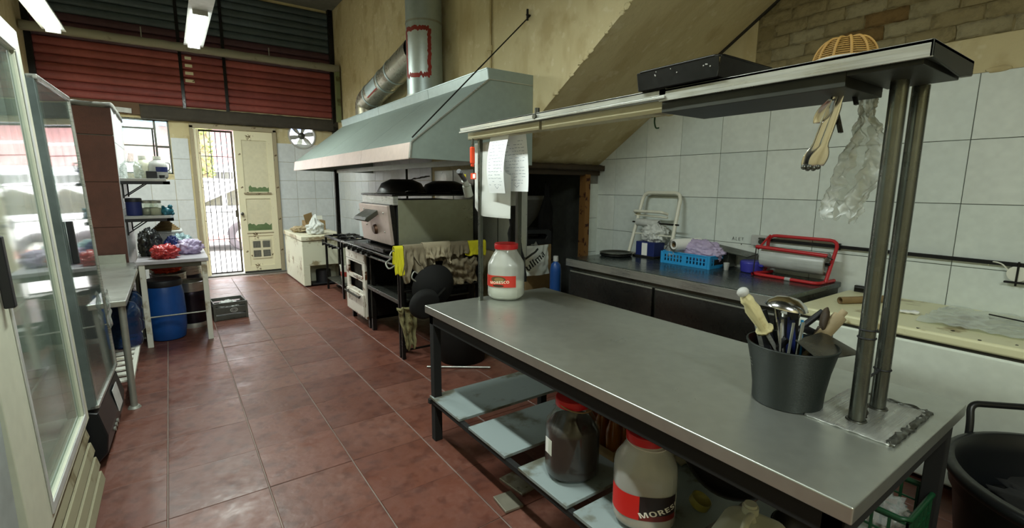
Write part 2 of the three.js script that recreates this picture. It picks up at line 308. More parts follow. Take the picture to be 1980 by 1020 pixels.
{
  const t = []; for (let i = 0; i < 12; i++) for (let j = 2; j < 7; j++) t.push([XA - 0.004, 0.165 + j * 0.33 - 0.04, ZF + 0.17 + i * 0.33]);
  tileField(wallRight, t, 0.33, 0.33, 0.012, M.ftile, -PI / 2);
  const e = []; for (let j = 0; j < 5; j++) e.push([XA + 0.105, 0.175 + j * 0.35, ZS + 0.004]); tileField(wallRight, e, 0.21, 0.35, 0.012, M.wtile, 0);
  const s = obj('steel_backing', [BB(XA - 0.012, XA, 0.9, 1.72, -5.35, -3.5, 0)], M.steelDull, wallRight); s.userData.label = 'dull steel sheets behind the oven';
  for (let k = 1; k < 4; k++) obj('seam', BB(XA - 0.016, XA - 0.011, 0.9, 1.72, -5.35 + k * 0.46, -5.338 + k * 0.46, 0), M.steelDark, s);
}
// stair body: side face over the kitchen and sloping soffit, from the hood wall to the tiled wall
{
  const z1 = ZN, y0 = 1.78, sl = 0.64, y1 = YC, zc = ZS + (y1 - y0) / sl;
  const g = EX([[ZS, y0], [zc, y1], [ZS, y1]], XB - XA, 0);            // outline in z,y pushed along x
  const p = g.attributes.position, n = g.attributes.normal;
  for (let i = 0; i < p.count; i++) { const a = p.getX(i), b = p.getY(i), c = p.getZ(i); p.setXYZ(i, (XA + XB) / 2 - c, b, a); const d = n.getX(i), e = n.getY(i), f = n.getZ(i); n.setXYZ(i, -f, e, d); }
  const st = struct('wall_stair', g, M.plaster);
  // broken plaster along the lower edge
  for (let k = 0; k < 22; k++) { const t = rr(0.02, 0.6), z = ZS + 0.5 + t * 2.6, y = y0 + sl * (z - ZS) + rr(0.0, 0.02); obj('plaster_chip', T(rough(new THREE.IcosahedronGeometry(rr(0.008, 0.022), 1), 0.006, 60, k), XA - 0.002, y, z, 0, 0, 0, [0.5, 1, 1.6]), M.plaster, st); }
  // dark strip where the soffit meets the tiled wall
  obj('joint_strip', sbar([XB - 0.02, y0 + sl * 0.9, ZS + 0.9], [XB - 0.02, y1 - 0.1, zc - 0.1 / sl], 0.03, 0.03), M.darkwood, st);
}
// wall under the stair with its opening
const wallUnder = structGroup('wall_under_stair');
obj('lintel', [rough(new THREE.BoxGeometry(1.16, 0.06, 0.16, 24, 3, 4).translate(3.41, 1.75, ZS + 0.02), 0.008, 18), B(1.12, 0.05, 0.1, 3.4, 1.695, ZS - 0.02, 0.004)], M.woodDark, wallUnder);
obj('rusty_jamb', B(0.07, 1.68, 0.1, 3.765, 0.84, ZS, 0.004), mat({ color: '#8a6232', map: tRust, roughness: 0.85 }), wallUnder);
obj('wall_strip', BB(3.80, XB, 0, 1.72, ZS - 0.1, ZS, 0), M.grey, wallUnder);
{ const t = []; for (let j = 0; j < 4; j++) t.push([3.888, 0.19 + 0.383 * j + 0.05, ZS + 0.005]); tileField(wallUnder, t, 0.165, 0.383, 0.01, M.wtile, 0); }
obj('alcove_side', BB(XA + 0.21, XA + 0.25, 0, 1.8, -5.6, ZS, 0), M.paleWall, wallUnder);
obj('alcove_end', BB(XA + 0.2, XB + 0.2, 0, 1.9, -5.7, -5.6, 0), M.paleWall, wallUnder);
obj('alcove_ceiling', BB(XA + 0.2, XB + 0.2, 1.78, 1.9, -5.7, ZS - 0.002, 0), M.grey, wallUnder);
obj('alcove_slope', T(B(1.15, 0.06, 0.9, 0, 0, 0, 0), 3.3, 1.12, -5.0, -0.7), M.paleWall, wallUnder);
// tiled wall with bare brick above
const wallTiled = structGroup('wall_tiled');
obj('backing', BB(XB, XB + 0.25, 0, YC, -5.7, ZN, 0), M.wgrout, wallTiled);
obj('plaster_band', [BB(XB - 0.006, XB + 0.01, 2.225, 2.43, -3.2, 0.9, 0)], M.plaster, wallTiled);
obj('plaster_field', [BB(XB - 0.012, XB + 0.01, 2.42, YC, -3.2, -2.2, 0)], M.plaster, wallTiled);
{
  const t = []; for (let i = 0; i < 12; i++) for (let j = 0; j < 6; j++) t.push([XB - 0.004, 2.225 - 0.383 * (j + 0.5), -0.826 + 0.405 * (3.5 - i)]);
  tileField(wallTiled, t.filter(q => q[2] > ZS), 0.405, 0.383, 0.012, M.wtile, -PI / 2);
  obj('mortar', BB(XB - 0.009, XB + 0.01, 2.43, YC, -2.2, 0.9, 0), M.mortar, wallTiled);
  const rustBrick = mat({ color: '#cdb08a', map: tBrick, roughness: 0.95, bumpMap: tBump, bumpScale: 0.03 });
  const vars = []; for (let k = 0; k < 7; k++) { const q = join([rough(new THREE.BoxGeometry(0.026, 0.085, 0.238, 1, 3, 6), 0.007, 24, k * 5.1)]); const u = q.attributes.uv, a = rr(0, 3), b = rr(0, 3); for (let i = 0; i < u.count; i++) u.setXY(i, u.getX(i) + a, u.getY(i) + b); vars.push(q); }
  for (let j = 0; j < 13; j++) for (let i = 0; i < 12; i++) {
    const y = 2.475 + j * 0.092, z = -2.07 + i * 0.245 + (j % 2) * 0.12, st = Math.abs(z + 1.42 + 0.06 * N3(y * 4, 1, 2)) < 0.09 && y < 2.95, m = new THREE.Mesh(vars[Math.floor(rnd() * 7)], st ? rustBrick : M.brick[Math.floor(rnd() * 3)]);
    if (z > 0.75) continue;
    m.name = 'brick'; m.position.set(XB - 0.004 + rr(-0.005, 0.004), y, z); m.rotation.set(rr(-0.02, 0.02), rr(-0.02, 0.02), 0); m.castShadow = m.receiveShadow = true; wallTiled.add(m);
  }
  for (let k = 0; k < 26; k++) obj('ragged_edge', T(rough(new THREE.IcosahedronGeometry(rr(0.012, 0.03), 1), 0.008, 40, k), XB - 0.008, 2.225 + rr(-0.004, 0.012), -3 + k * 0.15, 0, 0, 0, [0.4, 0.7, 2.2]), M.plaster, wallTiled);
}
// far wall with window, door and fan openings
const wallFar = structGroup('wall_far');
{
  const c = new THREE.Path(); c.absarc(2.03, 2.41, 0.225, 0, PI * 2, true);
  const g = EX([[XL, 0], [XA + 0.2, 0], [XA + 0.2, YC], [XL, YC]], 0.16, 0, [[[-0.585, 1.70], [-0.585, 2.53], [0.085, 2.53], [0.085, 1.70]], [[0.36, 0], [0.36, 2.47], [1.555, 2.47], [1.555, 0.0]].map(([x, y]) => [x, Math.max(y, 0.001)]), c]);
  obj('plaster', T(g, 0, 0, ZF - 0.08), M.plaster, wallFar);
  const t = [];
  for (let i = 0; i < 4; i++) for (let j = 0; j < 7; j++) t.push([1.74 + i * 0.31, 0.162 + j * 0.323, ZF + 0.004]);
  for (let j = 0; j < 7; j++) t.push([0.205, 0.162 + j * 0.323, ZF + 0.004, 0.73]);
  for (let i = 0; i < 3; i++) for (let j = 0; j < 5; j++) t.push([-0.065 - i * 0.31, 0.162 + j * 0.323, ZF + 0.004]);
  tileField(wallFar, t, 0.31, 0.323, 0.012, M.ftile, 0);
  obj('lintel_beam', rough(new THREE.BoxGeometry(2.9, 0.2, 0.1, 30, 4, 2).translate(1.2, 2.62, ZF + 0.05), 0.01, 6), mat({ color: '#544d43', map: tMottle, roughness: 0.85 }), wallFar);
  obj('lintel_board', BB(-1.38, 0.3, 2.57, 2.74, ZF, ZF + 0.06, 0.004), mat({ color: '#6b5340', map: tGrime, roughness: 0.9 }), wallFar);
  obj('pale_plate', B(0.22, 0.07, 0.02, -0.46, 2.62, ZF + 0.075, 0.003, 0, 0, -0.05), M.white, wallFar);
}
// roller shutter above the door: every slat is its own piece
const shutter = structGroup('wall_shutter');
{
  const slatGeo = (w) => { const pr = []; for (let k = 0; k <= 8; k++) { const a = -PI / 2 + k * PI / 8; pr.push([0.052 * Math.cos(a) * 0.62, 0.056 * Math.sin(a)]); } pr.push([-0.006, 0.056], [-0.006, -0.056]); const g = EX(pr, w, 0); return T(g, 0, 0, 0, 0, -PI / 2); };
  const fix = (g) => g;                                            // bulge points into the room
  const cols = [[-1.34, 0.30, 0], [0.33, 0.89, 1], [0.92, 2.56, 2]];
  for (const [x0, x1, c] of cols) {
    const g = join([fix(slatGeo(x1 - x0))]);
    for (let j = 0; j < 16; j++) {
      const y = 2.80 + j * 0.113, top = j > 9, mid = j > 6;
      const m = new THREE.Mesh(g, top ? M.slatGrey[j % 2] : mid ? M.slatPlum[j % 2] : M.slat[(j + c) % 3]);
      m.name = 'slat'; m.position.set((x0 + x1) / 2, y, ZF + 0.012); m.rotation.set(0, 0, rr(-0.0015, 0.0015)); m.castShadow = m.receiveShadow = true; shutter.add(m);
    }
  }
  for (const x of [0.315, 0.905]) obj('guide_bar', BB(x - 0.022, x + 0.022, 2.7, YC, ZF, ZF + 0.06, 0.003), M.iron, shutter);
  for (const x of [-1.37, 2.60]) obj('guide_bar', BB(x - 0.04, x + 0.04, 2.3, YC, ZF, ZF + 0.1, 0.003), M.iron, shutter);
  for (let k = 0; k < 5; k++) obj('scraped_patch', B(0.12 - k * 0.012, 0.045, 0.008, 0.42, 3.14 + k * 0.113, ZF + 0.045, 0.002), M.cream, shutter);
}
// pier between the counter and the back corner
const pier = structGroup('wall_pier');
obj('core', BB(XL, -0.395, 0, 2.26, -7.4, -6.07, 0), M.grey, pier);
obj('cap', rough(new THREE.BoxGeometry(1.05, 0.05, 1.36, 16, 2, 12).translate(-0.90, 2.28, -6.73), 0.012, 7), M.grey, pier);
{
  const t = []; for (let i = 0; i < 3; i++) for (let j = 0; j < 5; j++) t.push([-0.6 - i * 0.43, 1.9125 + 0.435 * (0.695 - j), -6.064, 1, 1]);
  tileField(pier, t.filter(q => q[1] > 0.1 && q[1] < 2.3).map(q => q[1] > 2.0 ? [q[0], 2.13, q[2], 1, 0.58] : q), 0.43, 0.435, 0.014, M.btile, 0);
  const s = []; for (let i = 0; i < 4; i++) for (let j = 0; j < 7; j++) s.push([-0.391, 0.162 + j * 0.323, -6.235 - i * 0.33]);
  tileField(pier, s, 0.33, 0.323, 0.012, M.ftile, PI / 2);
}
// door 1: wooden frame, closed right leaf, folded left leaf
const door1 = structGroup('door_1');
obj('frame', [BB(0.345, 0.395, 0, 2.47, ZF - 0.06, ZF + 0.05), BB(1.545, 1.60, 0, 2.47, ZF - 0.06, ZF + 0.05), BB(0.345, 1.60, 2.43, 2.50, ZF - 0.06, ZF + 0.05)], M.oldwood, door1);
obj('folded_leaf', [BB(0.40, 0.435, 0.02, 2.42, ZF - 0.12, ZF + 0.04), BB(0.44, 0.465, 0.02, 2.42, ZF - 0.12, ZF + 0.0)], M.cream, door1);
{
  const leaf = obj('leaf', EX([[0.955, 0.02], [1.54, 0.02], [1.54, 2.43], [0.955, 2.43]], 0.045, 0.003, [[[1.06, 1.42], [1.06, 2.28], [1.44, 2.28], [1.44, 1.42]], [[1.06, 0.75], [1.06, 1.3], [1.44, 1.3], [1.44, 0.75]], [[1.06, 0.14], [1.06, 0.66], [1.44, 0.66], [1.44, 0.14]]]), M.cream, door1);
  leaf.position.z = ZF - 0.0;
  obj('panel', BB(1.05, 1.45, 1.41, 2.29, -0.012, 0.006), M.creamClean, leaf);
  obj('panel', BB(1.05, 1.45, 0.74, 1.31, -0.012, 0.006), M.creamClean, leaf);
  obj('panel', BB(1.05, 1.45, 0.13, 0.67, -0.012, 0.006), M.cream, leaf);
  obj('ledge', [BB(1.04, 1.46, 1.385, 1.41, 0.0, 0.06), BB(1.04, 1.46, 0.70, 0.72, 0.0, 0.03)], M.oldwood, leaf);
  const torn = (x0, x1, y0, y1, s) => { const a = [[x0, y0], [x1, y0]]; for (let k = 12; k >= 0; k--) a.push([x0 + (x1 - x0) * k / 12, y1 + (y1 - y0) * 0.4 * N3(k * 0.8, s, 0)]); return T(EX(a, 0.002, 0), 0, 0, 0.008); };
  obj('green_paint_patch', torn(1.12, 1.43, 1.412, 1.50, 3), M.greenpaint, leaf);
  obj('green_paint_patch', torn(1.065, 1.435, 0.755, 0.86, 8), M.greenpaint, leaf);
  const v = obj('vent', [BB(1.10, 1.40, 0.26, 0.60, 0, 0.022)], M.creamClean, leaf);
  for (const [x, y] of [[1.175, 0.51], [1.325, 0.51], [1.175, 0.35], [1.325, 0.35]]) { obj('vent_grid', [...Array(5)].map((_, k) => B(0.105, 0.008, 0.006, x, y - 0.045 + k * 0.0225, 0.026, 0)).concat([...Array(5)].map((_, k) => B(0.008, 0.105, 0.006, x - 0.045 + k * 0.0225, y, 0.026, 0))), M.steelDull, v); obj('vent_hole', B(0.115, 0.115, 0.004, x, y, 0.021, 0), M.blackMatte, v); }
  obj('door_knob', [C(0.022, 0.022, 0.05, 0.985, 1.05, 0.04, PI / 2), T(new THREE.SphereGeometry(0.028, 14, 10), 0.985, 1.05, 0.07)], M.steelDark, leaf);
  obj('bottom_rail', BB(0.96, 1.535, 0.0, 0.05, -0.03, 0.035), M.darkwood, leaf);
}
struct('trim_1', BB(0.34, 1.6, 0, 0.02, ZF - 0.16, ZF + 0.06), M.grey);
// barred gate in the open half
{
  const g = thing('security_gate', 'thin dark barred metal gate standing in the bright open doorway', 'gate', [0.70, 0, ZF - 0.10]);
  const W = 0.235;
  obj('frame', [sbar([-W, 0.03, 0], [-W, 2.42, 0], 0.025), sbar([W, 0.03, 0], [W, 2.42, 0], 0.03), sbar([-W, 2.41, 0], [W, 2.41, 0], 0.03), sbar([-W, 0.04, 0], [W, 0.04, 0], 0.025)], M.ironRust, g);
  for (let k = 0; k < 5; k++) obj('bar', bar([-0.157 + k * 0.0785, 0.04, 0], [-0.157 + k * 0.0785, 2.41, 0], 0.0065), M.iron, g);
  for (const y of [0.62, 1.08, 1.58, 2.0]) obj('cross_bar', bar([-W, y, 0], [W, y, 0], 0.006), M.iron, g);
  obj('lock_box', B(0.05, 0.12, 0.04, W - 0.01, 1.05, 0.02), M.ironRust, g);
}
// window 1
const win = structGroup('window_1');
{
  const z = ZF - 0.06;
  obj('window_frame', [BB(-0.585, -0.55, 1.70, 2.53, z - 0.02, z + 0.02), BB(0.06, 0.085, 1.70, 2.53, z - 0.02, z + 0.02), BB(-0.585, 0.085, 2.50, 2.53, z - 0.02, z + 0.02), BB(-0.585, 0.085, 1.70, 1.725, z - 0.02, z + 0.02), BB(-0.115, -0.085, 1.70, 2.53, z - 0.02, z + 0.02), BB(-0.55, -0.1, 2.375, 2.40, z - 0.015, z + 0.015), BB(-0.55, 0.07, 2.115, 2.135, z - 0.015, z + 0.015), BB(-0.1, 0.07, 2.10, 2.115, z - 0.01, z + 0.01)], M.steelDark, win);
  obj('hopper_sash', [sbar([-0.53, 2.38, z], [-0.53, 1.86, z + 0.26], 0.022), sbar([-0.13, 2.38, z], [-0.13, 1.86, z + 0.26], 0.022), sbar([-0.53, 1.86, z + 0.26], [-0.13, 1.86, z + 0.26], 0.022)], M.steelDark, win);
  obj('hopper_pane', T(B(0.40, 0.57, 0.004, 0, 0, 0, 0), -0.33, 2.12, z + 0.13, -0.464), M.dirtyGlass, win);
  obj('pane', BB(-0.09, 0.065, 2.13, 2.51, z - 0.003, z + 0.001, 0), M.glass, win);
  obj('pane', BB(-0.09, 0.065, 1.72, 2.11, z - 0.003, z + 0.001, 0), M.glass, win);
  obj('pane', BB(-0.55, -0.11, 2.395, 2.505, z - 0.003, z + 0.001, 0), M.glass, win);
}
// ---------------------------------------------------------------- what stands outside the door
{
  const st = struct('ground_street', BB(-14, 16, -0.25, -0.1, -40, ZF - 0.16, 0), M.asphalt);
  const sw = struct('ground_pavement', BB(-14, 16, -0.1, -0.0, -11.8, ZF - 0.16, 0), M.asphalt); sw.name = 'ground_pavement';
  const ff = thing('house', 'pale house with pink band across the street seen through the gate', 'building', [1.5, -0.1, -20]);
  obj('wall', BB(-9, 9, 0, 7, -0.6, 0, 0), M.white, ff);
  obj('pink_band', BB(-9, 9, 2.35, 2.95, 0, 0.06, 0), M.pink, ff);
  obj('awning', T(B(9, 0.08, 1.1, 0, 0, 0), 0, 3.75, 0.5, 0.35), M.signBlue, ff);
  obj('sign_board', BB(-1.6, 2.4, 3.05, 3.5, 0, 0.08), M.pink, ff);
  for (let k = 0; k < 3; k++) { const x = -2.1 + k * 1.5, w = obj('window', BB(x, x + 1.1, 1.0, 2.1, 0, 0.03), M.steelDark, ff); obj('railing', [...Array(7)].map((_, i) => bar([x + 0.08 + i * 0.155, 1.02, 0.1], [x + 0.16 + i * 0.155 * (i % 2 ? 1 : 0.92), 2.08, 0.1], 0.018)).concat([bar([x, 1.02, 0.1], [x + 1.1, 1.02, 0.1], 0.02), bar([x, 2.08, 0.1], [x + 1.1, 2.08, 0.1], 0.02)]), M.white, w); }
  const tr = thing('street_tree', 'ivy covered tree trunk on the far pavement behind the gate', 'tree', [0.88, -0.1, -16.4]);
  obj('trunk', rough(new THREE.CylinderGeometry(0.14, 0.2, 5, 14, 20).translate(0, 2.5, 0), 0.04, 3), M.bark, tr);
  { const lg = new THREE.OctahedronGeometry(0.06, 0), all = []; for (let k = 0; k < 420; k++) { const a = rr(0, 2 * PI), y = rr(1.7, 5.2); all.push(T(lg.clone(), 0.2 * Math.cos(a), y, 0.2 * Math.sin(a), rr(0, 3), rr(0, 3), rr(0, 3), [1, 0.25, 1.5])); } const l = obj('ivy', all, M.leaf, tr); l.userData.kind = 'stuff'; }
  const car = thing('parked_car', 'white pickup truck parked in the street beyond the gate', 'car', [1.3, -0.1, -14.6]);
  obj('body', [T(EX([[-2.4, 0.35], [2.1, 0.35], [2.2, 0.7], [2.1, 1.0], [1.0, 1.08], [0.45, 1.75], [-0.85, 1.8], [-1.0, 1.1], [-2.4, 1.1]], 1.7, 0.05, [[[0.85, 1.12], [0.4, 1.65], [-0.15, 1.68], [-0.15, 1.12]], [[-0.25, 1.12], [-0.25, 1.68], [-0.75, 1.7], [-0.85, 1.12]]]), 0, 0, 0)], M.white, car);
  obj('window_glass', B(1.5, 0.55, 1.5, -0.05, 1.4, 0, 0.01), M.steelDark, car);
  obj('side_step', BB(-1.6, 1.0, 0.25, 0.4, 0.80, 0.9), M.pink, car);
  for (const x of [-1.55, 0.15]) { const w = obj('wheel', T(L([[0.19, -0.11], [0.34, -0.11], [0.37, -0.07], [0.37, 0.07], [0.34, 0.11], [0.19, 0.11], [0.19, -0.11]], 28), x, 0.37, 0.8, PI / 2), M.rubber, car); obj('rim', [T(L([[0.0, 0.06], [0.06, 0.06], [0.07, 0.03], [0.17, 0.05], [0.2, 0.09], [0.2, -0.09]], 24), x, 0.37, 0.8, PI / 2)], M.steelDull, w); }
}
// exhaust fan in the far wall
{
  const f = thing('exhaust_fan', 'round exhaust fan with six blades glowing against daylight in the far wall', 'fan', [2.03, 2.41, ZF - 0.03]);
  obj('ring', T(L([[0.205, -0.06], [0.235, -0.06], [0.235, 0.05], [0.222, 0.065], [0.205, 0.05], [0.205, -0.06]], 40), 0, 0, 0, PI / 2), M.white, f);
  obj('hub', T(L([[0.0001, 0.04], [0.05, 0.035], [0.06, 0.0], [0.06, -0.05], [0.0001, -0.05]], 24), 0, 0, 0, PI / 2), M.steelDark, f);
  for (let k = 0; k < 6; k++) obj('blade', T(T(EX([[0.05, -0.025], [0.12, -0.05], [0.20, -0.06], [0.205, 0.02], [0.12, 0.035], [0.05, 0.025]], 0.006, 0.001), 0, 0, 0, 0.5), 0, 0, 0, 0, 0, k * PI / 3 + 0.3), M.steelDull, f);
}
// ================================================================ LAMPS, BEAM
function lamp(x, y, z0, z1, label, group, ext = 0) {
  const len = z1 - z0, g = thing('fluorescent_lamp', label, 'lamp', [x, y, (z0 + z1) / 2], 0, group);
  obj('housing', [EX([[-0.10, 0.012], [0.10, 0.012], [0.075, 0.085], [-0.075, 0.085]], len + 0.18 + ext, 0.003).translate(0, 0, ext / 2)], M.white, g);
  for (const s of [-1, 1]) obj('tube', C(0.0175, 0.017, len, s * 0.038, -0.012, 0, PI / 2, 0, 16), M.tube, g);
  for (const s of [-1, 1]) obj('socket', B(0.13, 0.045, 0.02, 0, -0.008, s * (len / 2 + 0.015)), M.white, g);
  for (const s of [-1, 1]) obj('rod', bar([0, 0.08, s * len * 0.38], [0, YC - y, s * len * 0.38], 0.006), M.iron, g);
  const l = new THREE.RectAreaLight(new THREE.Color().setRGB(...LAMP.color), LAMP.rect, 0.11, len); l.position.set(0, -0.035, 0); l.rotation.x = -PI / 2; l.name = 'tube_light'; g.add(l);
}
lamp(0.40, 3.2, -7.25, -5.85, 'lit twin tube fluorescent lamp hanging over the aisle near the shutter', 'hanging tube lamps', 0.9);
lamp(-0.88, 3.2, -7.45, -6.05, 'lit twin tube fluorescent lamp hanging above the tall fridges', 'hanging tube lamps');
lamp(0.40, 3.2, -3.1, -1.7, 'twin tube fluorescent lamp hanging beside the steel work table', 'hanging tube lamps');
lamp(0.40, 3.2, 0.4, 1.8, 'twin tube fluorescent lamp hanging behind the viewpoint', 'hanging tube lamps');
{
  const g = thing('steel_beam', 'long pale painted beam crossing below the upper shutter slats', 'beam', [0.62, 3.55, -9.0]);
  obj('beam', rough(new THREE.BoxGeometry(4.0, 0.10, 0.11, 40, 2, 2), 0.006, 5), mat({ color: '#8f8a78', map: tGrime, roughness: 0.75 }), g);
  const p = obj('green_post', BB(1.93, 2.0, -0.9, 0.04, -0.05, 0.05), mat({ color: '#78805a', map: tGrime, roughness: 0.7 }), g); p.position.set(0, 0, 0);
  obj('hanger', [bar([0.9, 0.04, 0], [0.9, 0.18, 0], 0.008), bar([-0.75, 0.04, 0], [-0.75, 0.2, 0], 0.008)], M.steelDull, g);
}
{ const g = tag(obj('beam_stub', BB(-1.4, -1.14, 3.86, 3.96, -8.55, -8.3), M.cream), 'short pale beam end jutting from left wall above the lamp', 'beam'); }

// ================================================================ FRIDGES on the left (fronts face +x)
function glassFridge(name, label, pos, W, Ht, lean, o) {
  const g = thing(name, label, 'fridge', pos); g.rotation.z = lean; g.rotation.y = o.yaw ?? 0; const D = 0.66, h0 = o.h0, c = o.cab, q = o.door;
  // local: x = 0 front of the cabinet, -D back; z from 0 (near) to -W (far)
  obj('cabinet', [BB(-D, -D + 0.04, 0.06, Ht, -W, 0), BB(-D, -0.03, 0.06, Ht, -0.045, 0), BB(-D, -0.03, 0.06, Ht, -W, -W + 0.045), BB(-D, -0.03, Ht - 0.05, Ht, -W, 0), BB(-D, -0.03, 0.06, h0, -W, 0)], c, g);
  obj('interior', [BB(-D + 0.04, -D + 0.05, h0, Ht - 0.05, -W + 0.045, -0.045, 0)], M.fridge, g);
  for (let k = 0; k < 4; k++) { const y = h0 + 0.28 + k * (Ht - h0 - 0.3) / 4.2; obj('wire_shelf', [...Array(10)].map((_, i) => bar([-D + 0.06, y, -0.06 - i * (W - 0.12) / 9], [-0.10, y, -0.06 - i * (W - 0.12) / 9], 0.004, 6)).concat([bar([-0.10, y, -0.05], [-0.10, y, -W + 0.05], 0.006, 6), bar([-D + 0.08, y, -0.05], [-D + 0.08, y, -W + 0.05], 0.006, 6)]), M.white, g); }
  // door
  const [za, zb, fa, fb, ft, fbm2] = o.dz;            // door near and far edge, stile widths, rail heights
  const y0 = o.dy0, y1 = Ht - 0.02, d = obj('door', [BB(-0.03, 0.03, y0, y1, -za - fa, -za), BB(-0.03, 0.03, y0, y1, -zb, -zb + fb), BB(-0.03, 0.03, y1 - ft, y1, -zb + fb, -za - fa), BB(-0.03, 0.03, y0, y0 + fbm2, -zb + fb, -za - fa)], q, g);
  obj('glass_pane', o.flush ? BB(0.0305, 0.034, y0 + 0.02, y1 - 0.02, -zb + 0.012, -za - 0.012, 0) : BB(0.012, 0.020, y0 + fbm2 - 0.01, y1 - ft + 0.01, -zb + fb - 0.01, -za - fa + 0.01, 0), M.dirtyGlass, d);
  if (!o.flush) obj('gasket', [BB(0.03, 0.036, y0 + fbm2 - 0.03, y0 + fbm2 + 0.005, -zb + fb - 0.02, -za - fa + 0.02), BB(0.03, 0.036, y0 + fbm2, y1 - ft, -zb + fb - 0.025, -zb + fb), BB(0.03, 0.036, y0 + fbm2, y1 - ft, -za - fa, -za - fa + 0.02), BB(0.03, 0.036, y1 - ft, y1 - ft + 0.03, -zb + fb, -za - fa)], M.white, d);
  if (o.flush) obj('edge_trim', [BB(0.0, 0.042, y0, y1, -zb - 0.004, -zb + 0.012), BB(0.0, 0.042, y1 - 0.02, y1 + 0.004, -zb, -za), BB(0.0, 0.042, y0, y0 + 0.02, -zb, -za)], M.steel, d);
  obj('handle', BB(0.034, 0.06, o.hy - 0.11, o.hy + 0.11, -za - o.hz - 0.03, -za - o.hz), M.black, d);
  return g;
}
{
  const f = glassFridge('glass_door_fridge', 'tall cream framed glass door fridge with louvred grille, nearest of the fridges', [-0.44, 0.02, -1.86], 1.33, 2.19, 0.03, { h0: 0.36, cab: M.fridge, door: M.fridgeCream, dz: [0.01, 1.16, 0.26, 0.11, 0.10, 0.06], dy0: 0.38, hy: 1.26, hz: 0.17 });
  const gr = obj('grille', BB(-0.05, -0.02, 0.03, 0.36, -1.2, -0.05, 0), M.blackMatte, f);
  for (let k = 0; k < 4; k++) obj('louvre', T(B(0.014, 0.055, 1.12, 0, 0, 0, 0.004), 0.035 - 0.010 * k, 0.055 + k * 0.082, -0.62, 0, 0, 0.2), mat({ color: '#9a947a', map: tGrime, roughness: 0.7 }), gr);
  for (const [y, z, w, h, m] of [[0.46, -0.35, 0.12, 0.22, M.white], [0.46, -0.55, 0.1, 0.25, M.teal], [0.46, -0.75, 0.14, 0.2, M.paperRoll], [0.88, -0.4, 0.22, 0.14, M.white], [0.88, -0.75, 0.2, 0.18, M.paperRoll], [1.3, -0.5, 0.3, 0.12, M.white]]) obj('stored_tub', T(L([[0.0001, 0], [w * 0.45, 0], [w * 0.5, h], [w * 0.52, h + 0.01], [0.0001, h + 0.012]], 20), -0.36, y + 0.19, z), m, f);
}
{
  const f = glassFridge('glass_door_fridge', 'slimmer glass door fridge with black base, between cream fridge and steel counter', [-0.437, 0.025, -3.25], 0.74, 2.05, 0.034, { h0: 0.40, cab: M.steelDark, door: mat({ color: '#8d9a99', map: tMottle, roughness: 0.35, metalness: 0.5 }), dz: [0.0, 0.74, 0.085, 0.03, 0.06, 0.04], dy0: 0.33, hy: 1.22, hz: 0.06, flush: 1, yaw: -0.035 });
  obj('kick_base', T(EX([[0, 0], [0.06, 0.06], [0.075, 0.16], [0.05, 0.30], [0, 0.32], [-0.12, 0.32], [-0.12, 0]], 0.72, 0.006), -0.02, 0.0, -0.37), M.blackPlastic, f);
  obj('sticker', T(B(0.004, 0.14, 0.16, 0, 0, 0, 0.001), 0.052, 0.21, -0.48, 0, 0, 0.12), M.white, f);
  for (let k = 0; k < 3; k++) obj('knob', C(0.014, 0.012, 0.012, 0.05, 0.10, -0.24 - k * 0.06, 0, PI / 2), M.steelDull, f);
  obj('taped_film', sheet(1, 1, (u, v) => [0.055 + 0.012 * N3(u * 3, v * 3, 2), 0.62 + 0.22 * v + 0.02 * N3(u * 4, v * 2, 5), -0.64 - 0.09 * u], 12, 12, 0.002), M.film, f);
  for (const [y, z, w, h, m] of [[0.70, -0.3, 0.12, 0.2, M.white], [0.70, -0.5, 0.12, 0.2, M.paperRoll], [1.09, -0.4, 0.2, 0.14, M.white], [1.48, -0.35, 0.16, 0.18, M.paperRoll]]) obj('stored_tub', T(L([[0.0001, 0], [w * 0.45, 0], [w * 0.5, h], [w * 0.52, h + 0.01], [0.0001, h + 0.012]], 20), -0.36, y, z), m, f);
}
{
  const f = thing('upright_freezer', 'plain pale upright freezer cut off by the lower left picture corner', 'fridge', [-0.43, 0, -1.82]);
  obj('cabinet', BB(-0.66, -0.06, 0.05, 1.95, 0, 0.75, 0.01), M.fridge, f); obj('door', BB(-0.055, 0, 0.09, 1.94, 0.01, 0.75, 0.012), mat({ color: '#cfdfdc', map: tMottle, roughness: 0.35 }), f);
  obj('foot', [C(0.02, 0.02, 0.06, -0.1, 0.025, 0.06), C(0.02, 0.02, 0.06, -0.1, 0.025, 0.69), C(0.02, 0.02, 0.06, -0.6, 0.025, 0.06), C(0.02, 0.02, 0.06, -0.6, 0.025, 0.69)], M.black, f);
}
